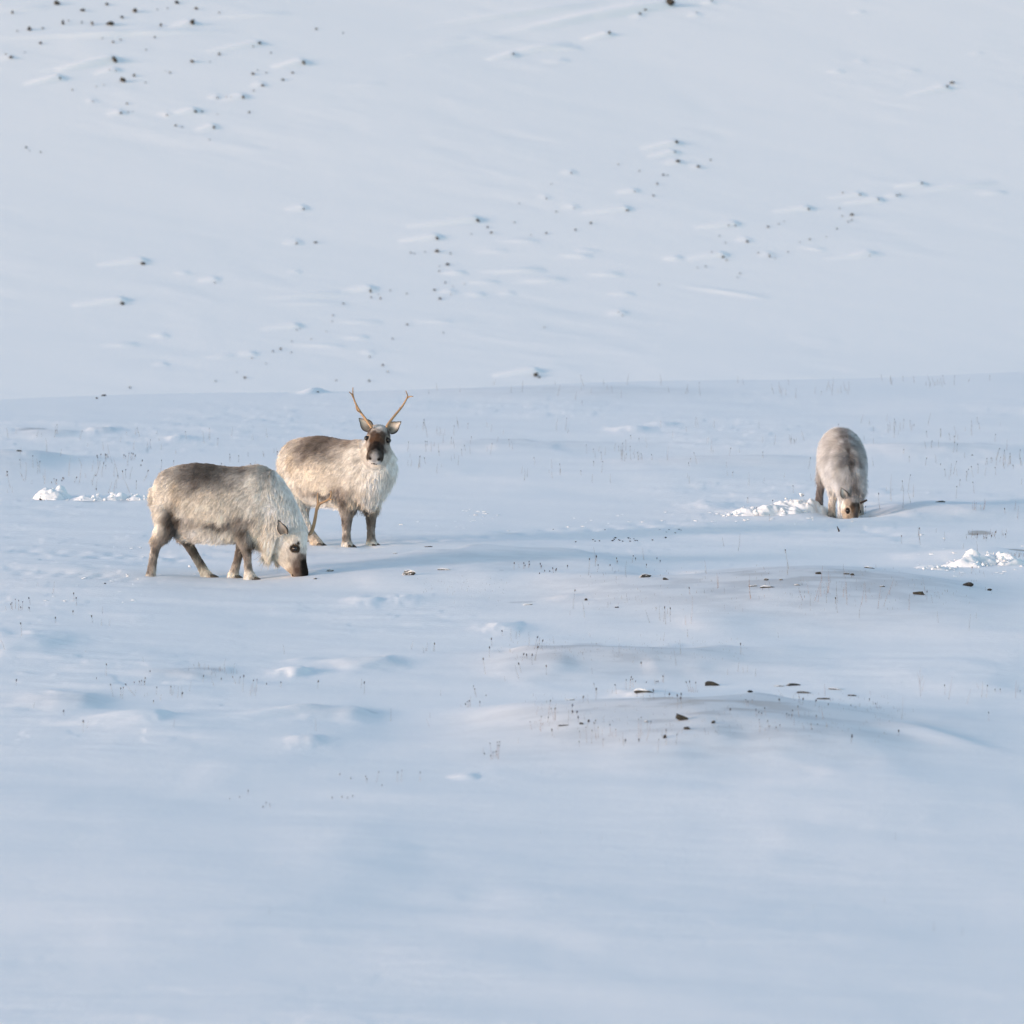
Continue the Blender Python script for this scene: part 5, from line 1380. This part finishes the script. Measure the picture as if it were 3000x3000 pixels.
build_deer(dict(site='stand', yaw=YAW2, scale=1.03, seed=5, strands=130000, dz=-.012, label='standing reindeer with two antlers looking straight at the camera',
    torso=[TORSO2],
    chains=[s2,
        legs([(330, 560, 130, .07), (360, 680, 125, .075), (370, 800, 95, .06), (410, 900, 58, .042), (455, 980, 52, .038), (520, 1080, 46, .032), (575, 1160, 44, .031), (618, 1215, 50, .034), (645, 1250, 56, .038), (660, 1276, 66, .038)], -.115),
        legs([(320, 660, 110, .07), (290, 800, 80, .055), (255, 900, 54, .038), (270, 1000, 42, .030), (275, 1100, 37, .027), (275, 1200, 40, .028), (282, 1250, 48, .035), (295, 1276, 62, .038)], .115),
        legs([(1060, 660, 115, .062), (1045, 790, 85, .056), (1035, 880, 68, .050), (1028, 960, 60, .044), (1024, 1040, 46, .036), (1022, 1120, 36, .030), (1022, 1190, 38, .031), (1026, 1238, 50, .037), (1036, 1274, 64, .040)], -.108),
        legs([(1120, 690, 100, .06), (1125, 800, 78, .053), (1128, 890, 60, .046), (1128, 970, 54, .041), (1126, 1040, 42, .034), (1125, 1120, 34, .029), (1126, 1190, 37, .031), (1130, 1238, 50, .037), (1140, 1274, 64, .040)], .108),
        [(uv(185, 420), .03, .03), (uv(168, 500), .035, .035), (uv(178, 570), .02, .02)]],
    head=H2, headc=R2_HEAD, c2=side(TORSO_C + R2_LEG_C + R2_NECK_C), neck_flow=(-.3, 0, -.9),
    mane=[(1330, 650, .15, .030), (1180, 860, .10, .02)],
    eye_rings=[(.0, .026, (.06, .048, .042)), (.026, .034, (.34, .29, .25))],
    face_spots=[(.338, .030, .010, .014, (.010, .009, .009)), (.352, .0, -.030, .012, (.012, .01, .01)), (.347, .018, -.034, .009, (.02, .017, .016))],
    ears=[((.005, -.072, .03), loc2(-.74, .05, .66), loc2(.12, -1, .05), .130, .047, (.62, .58, .52), (.02, .016, .015), (.07, .06, .05)),
          ((.005, .072, .03), loc2(.80, .05, .56), loc2(-.12, -1, .05), .130, .047, (.62, .58, .52), (.02, .016, .015), (.07, .06, .05))],
    antlers=[(antL, M_ANTLER), (antR, M_ANTLER)],
    hooves=[(uv(700, 1288, -.115), 0), (uv(310, 1288, .115), 0), (uv(1075, 1288, -.108), -.3), (uv(1180, 1288, .108), -.3)]))

# ---- calf seen from the front with its head down in the snow
YAW3 = R(-86)
s3 = []
for (u, v, hf, hw) in [(1150, 610, 270, .17), (1240, 680, 225, .155), (1315, 770, 180, .135), (1380, 860, 140, .115), (1415, 930, 100, .092)]:
    s3.append((uv(u, v, .05 * max(0, (u - 1180) / 230)), hf / U, hw))
def loc3(wx, wy, wz):
    return Matrix.Rotation(-YAW3, 3, 'Z') @ Vector((wx, wy, wz))
H3 = head_frame((.62, .035, .160), loc3(.06, -.36, -.93), loc3(.58, -.76, .33), 1.08)
stub = [([H3 @ Vector((.050, .060, .070)), H3 @ Vector((.035, .085, .100)), H3 @ Vector((.025, .105, .125))], .014, .011)]
def ylegs(lst, y0, y1):
    n = len(lst) - 1
    return [(uv(u, v, y0 + (y1 - y0) * min(1, i / n * 1.6)), a / U, b) for i, (u, v, a, b) in enumerate(lst)]
build_deer(dict(site='calf', yaw=YAW3, pitch=R(7), scale=.86, wide=.97, dz=.055, seed=9, strands=110000, shag=1.45, jit=.30, label='pale grey calf facing the camera with its face buried in dug snow',
    torso=[[(182, 380, 560, .05), (205, 332, 650, .105), (250, 276, 730, .15), (320, 238, 800, .185), (400, 216, 855, .205), (500, 206, 890, .215), (600, 212, 905, .222), (700, 226, 912, .222),
            (800, 244, 912, .217), (900, 264, 908, .207), (1000, 284, 910, .197), (1080, 304, 905, .185), (1170, 330, 890, .168), (1250, 380, 850, .14), (1320, 450, 780, .10)]],
    chains=[s3,
        ylegs([(300, 600, 120, .06), (318, 680, 120, .07), (298, 780, 95, .062), (245, 880, 66, .048), (208, 940, 54, .042), (190, 1030, 44, .036), (170, 1140, 42, .034), (155, 1250, 44, .036), (147, 1330, 50, .04), (140, 1400, 60, .042)], -.11, -.19),
        ylegs([(400, 660, 100, .06), (400, 790, 80, .055), (420, 900, 54, .04), (440, 990, 42, .034), (450, 1090, 40, .032), (460, 1180, 40, .032), (470, 1260, 44, .034), (480, 1330, 52, .036), (490, 1390, 60, .038)], .10, .23),
        ylegs([(1060, 680, 110, .06), (1045, 790, 78, .055), (1042, 880, 60, .05), (1050, 960, 53, .044), (1062, 1030, 42, .037), (1068, 1100, 36, .033), (1075, 1180, 36, .033), (1084, 1230, 46, .036), (1098, 1290, 60, .040)], -.10, -.15),
        ylegs([(1080, 780, 80, .05), (1110, 900, 62, .045), (1140, 990, 48, .038), (1165, 1080, 42, .034), (1185, 1160, 40, .033), (1200, 1220, 46, .036), (1210, 1290, 56, .040)], -.04, -.055)],
    head=H3, headc=R3_HEAD, body3=R3_BODY3, c2=None, neck_flow=(-.6, 0, -.5),
    mane=None,
    eye_rings=[(.0, .028, (.03, .022, .02)), (.030, .040, (.50, .41, .33))],
    face_spots=[],
    ears=[((-.01, -.088, .02), loc3(-.40, -.2, .85), loc3(-.1, -1, .1), .135, .040, (.62, .60, .56), (.03, .026, .024), (.30, .27, .25)),
          ((.0, .080, .02), loc3(.55, .3, .8), loc3(.3, 1, .1), .10, .034, (.6, .58, .54), (.30, .27, .25), (.45, .43, .41))],
    antlers=[(stub, M_STUB)],
    hooves=[(uv(160, 1400, -.19), 0), (uv(500, 1392, .23), 0), (uv(1130, 1285, -.15), 0), (uv(1240, 1290, -.055), 0)]))
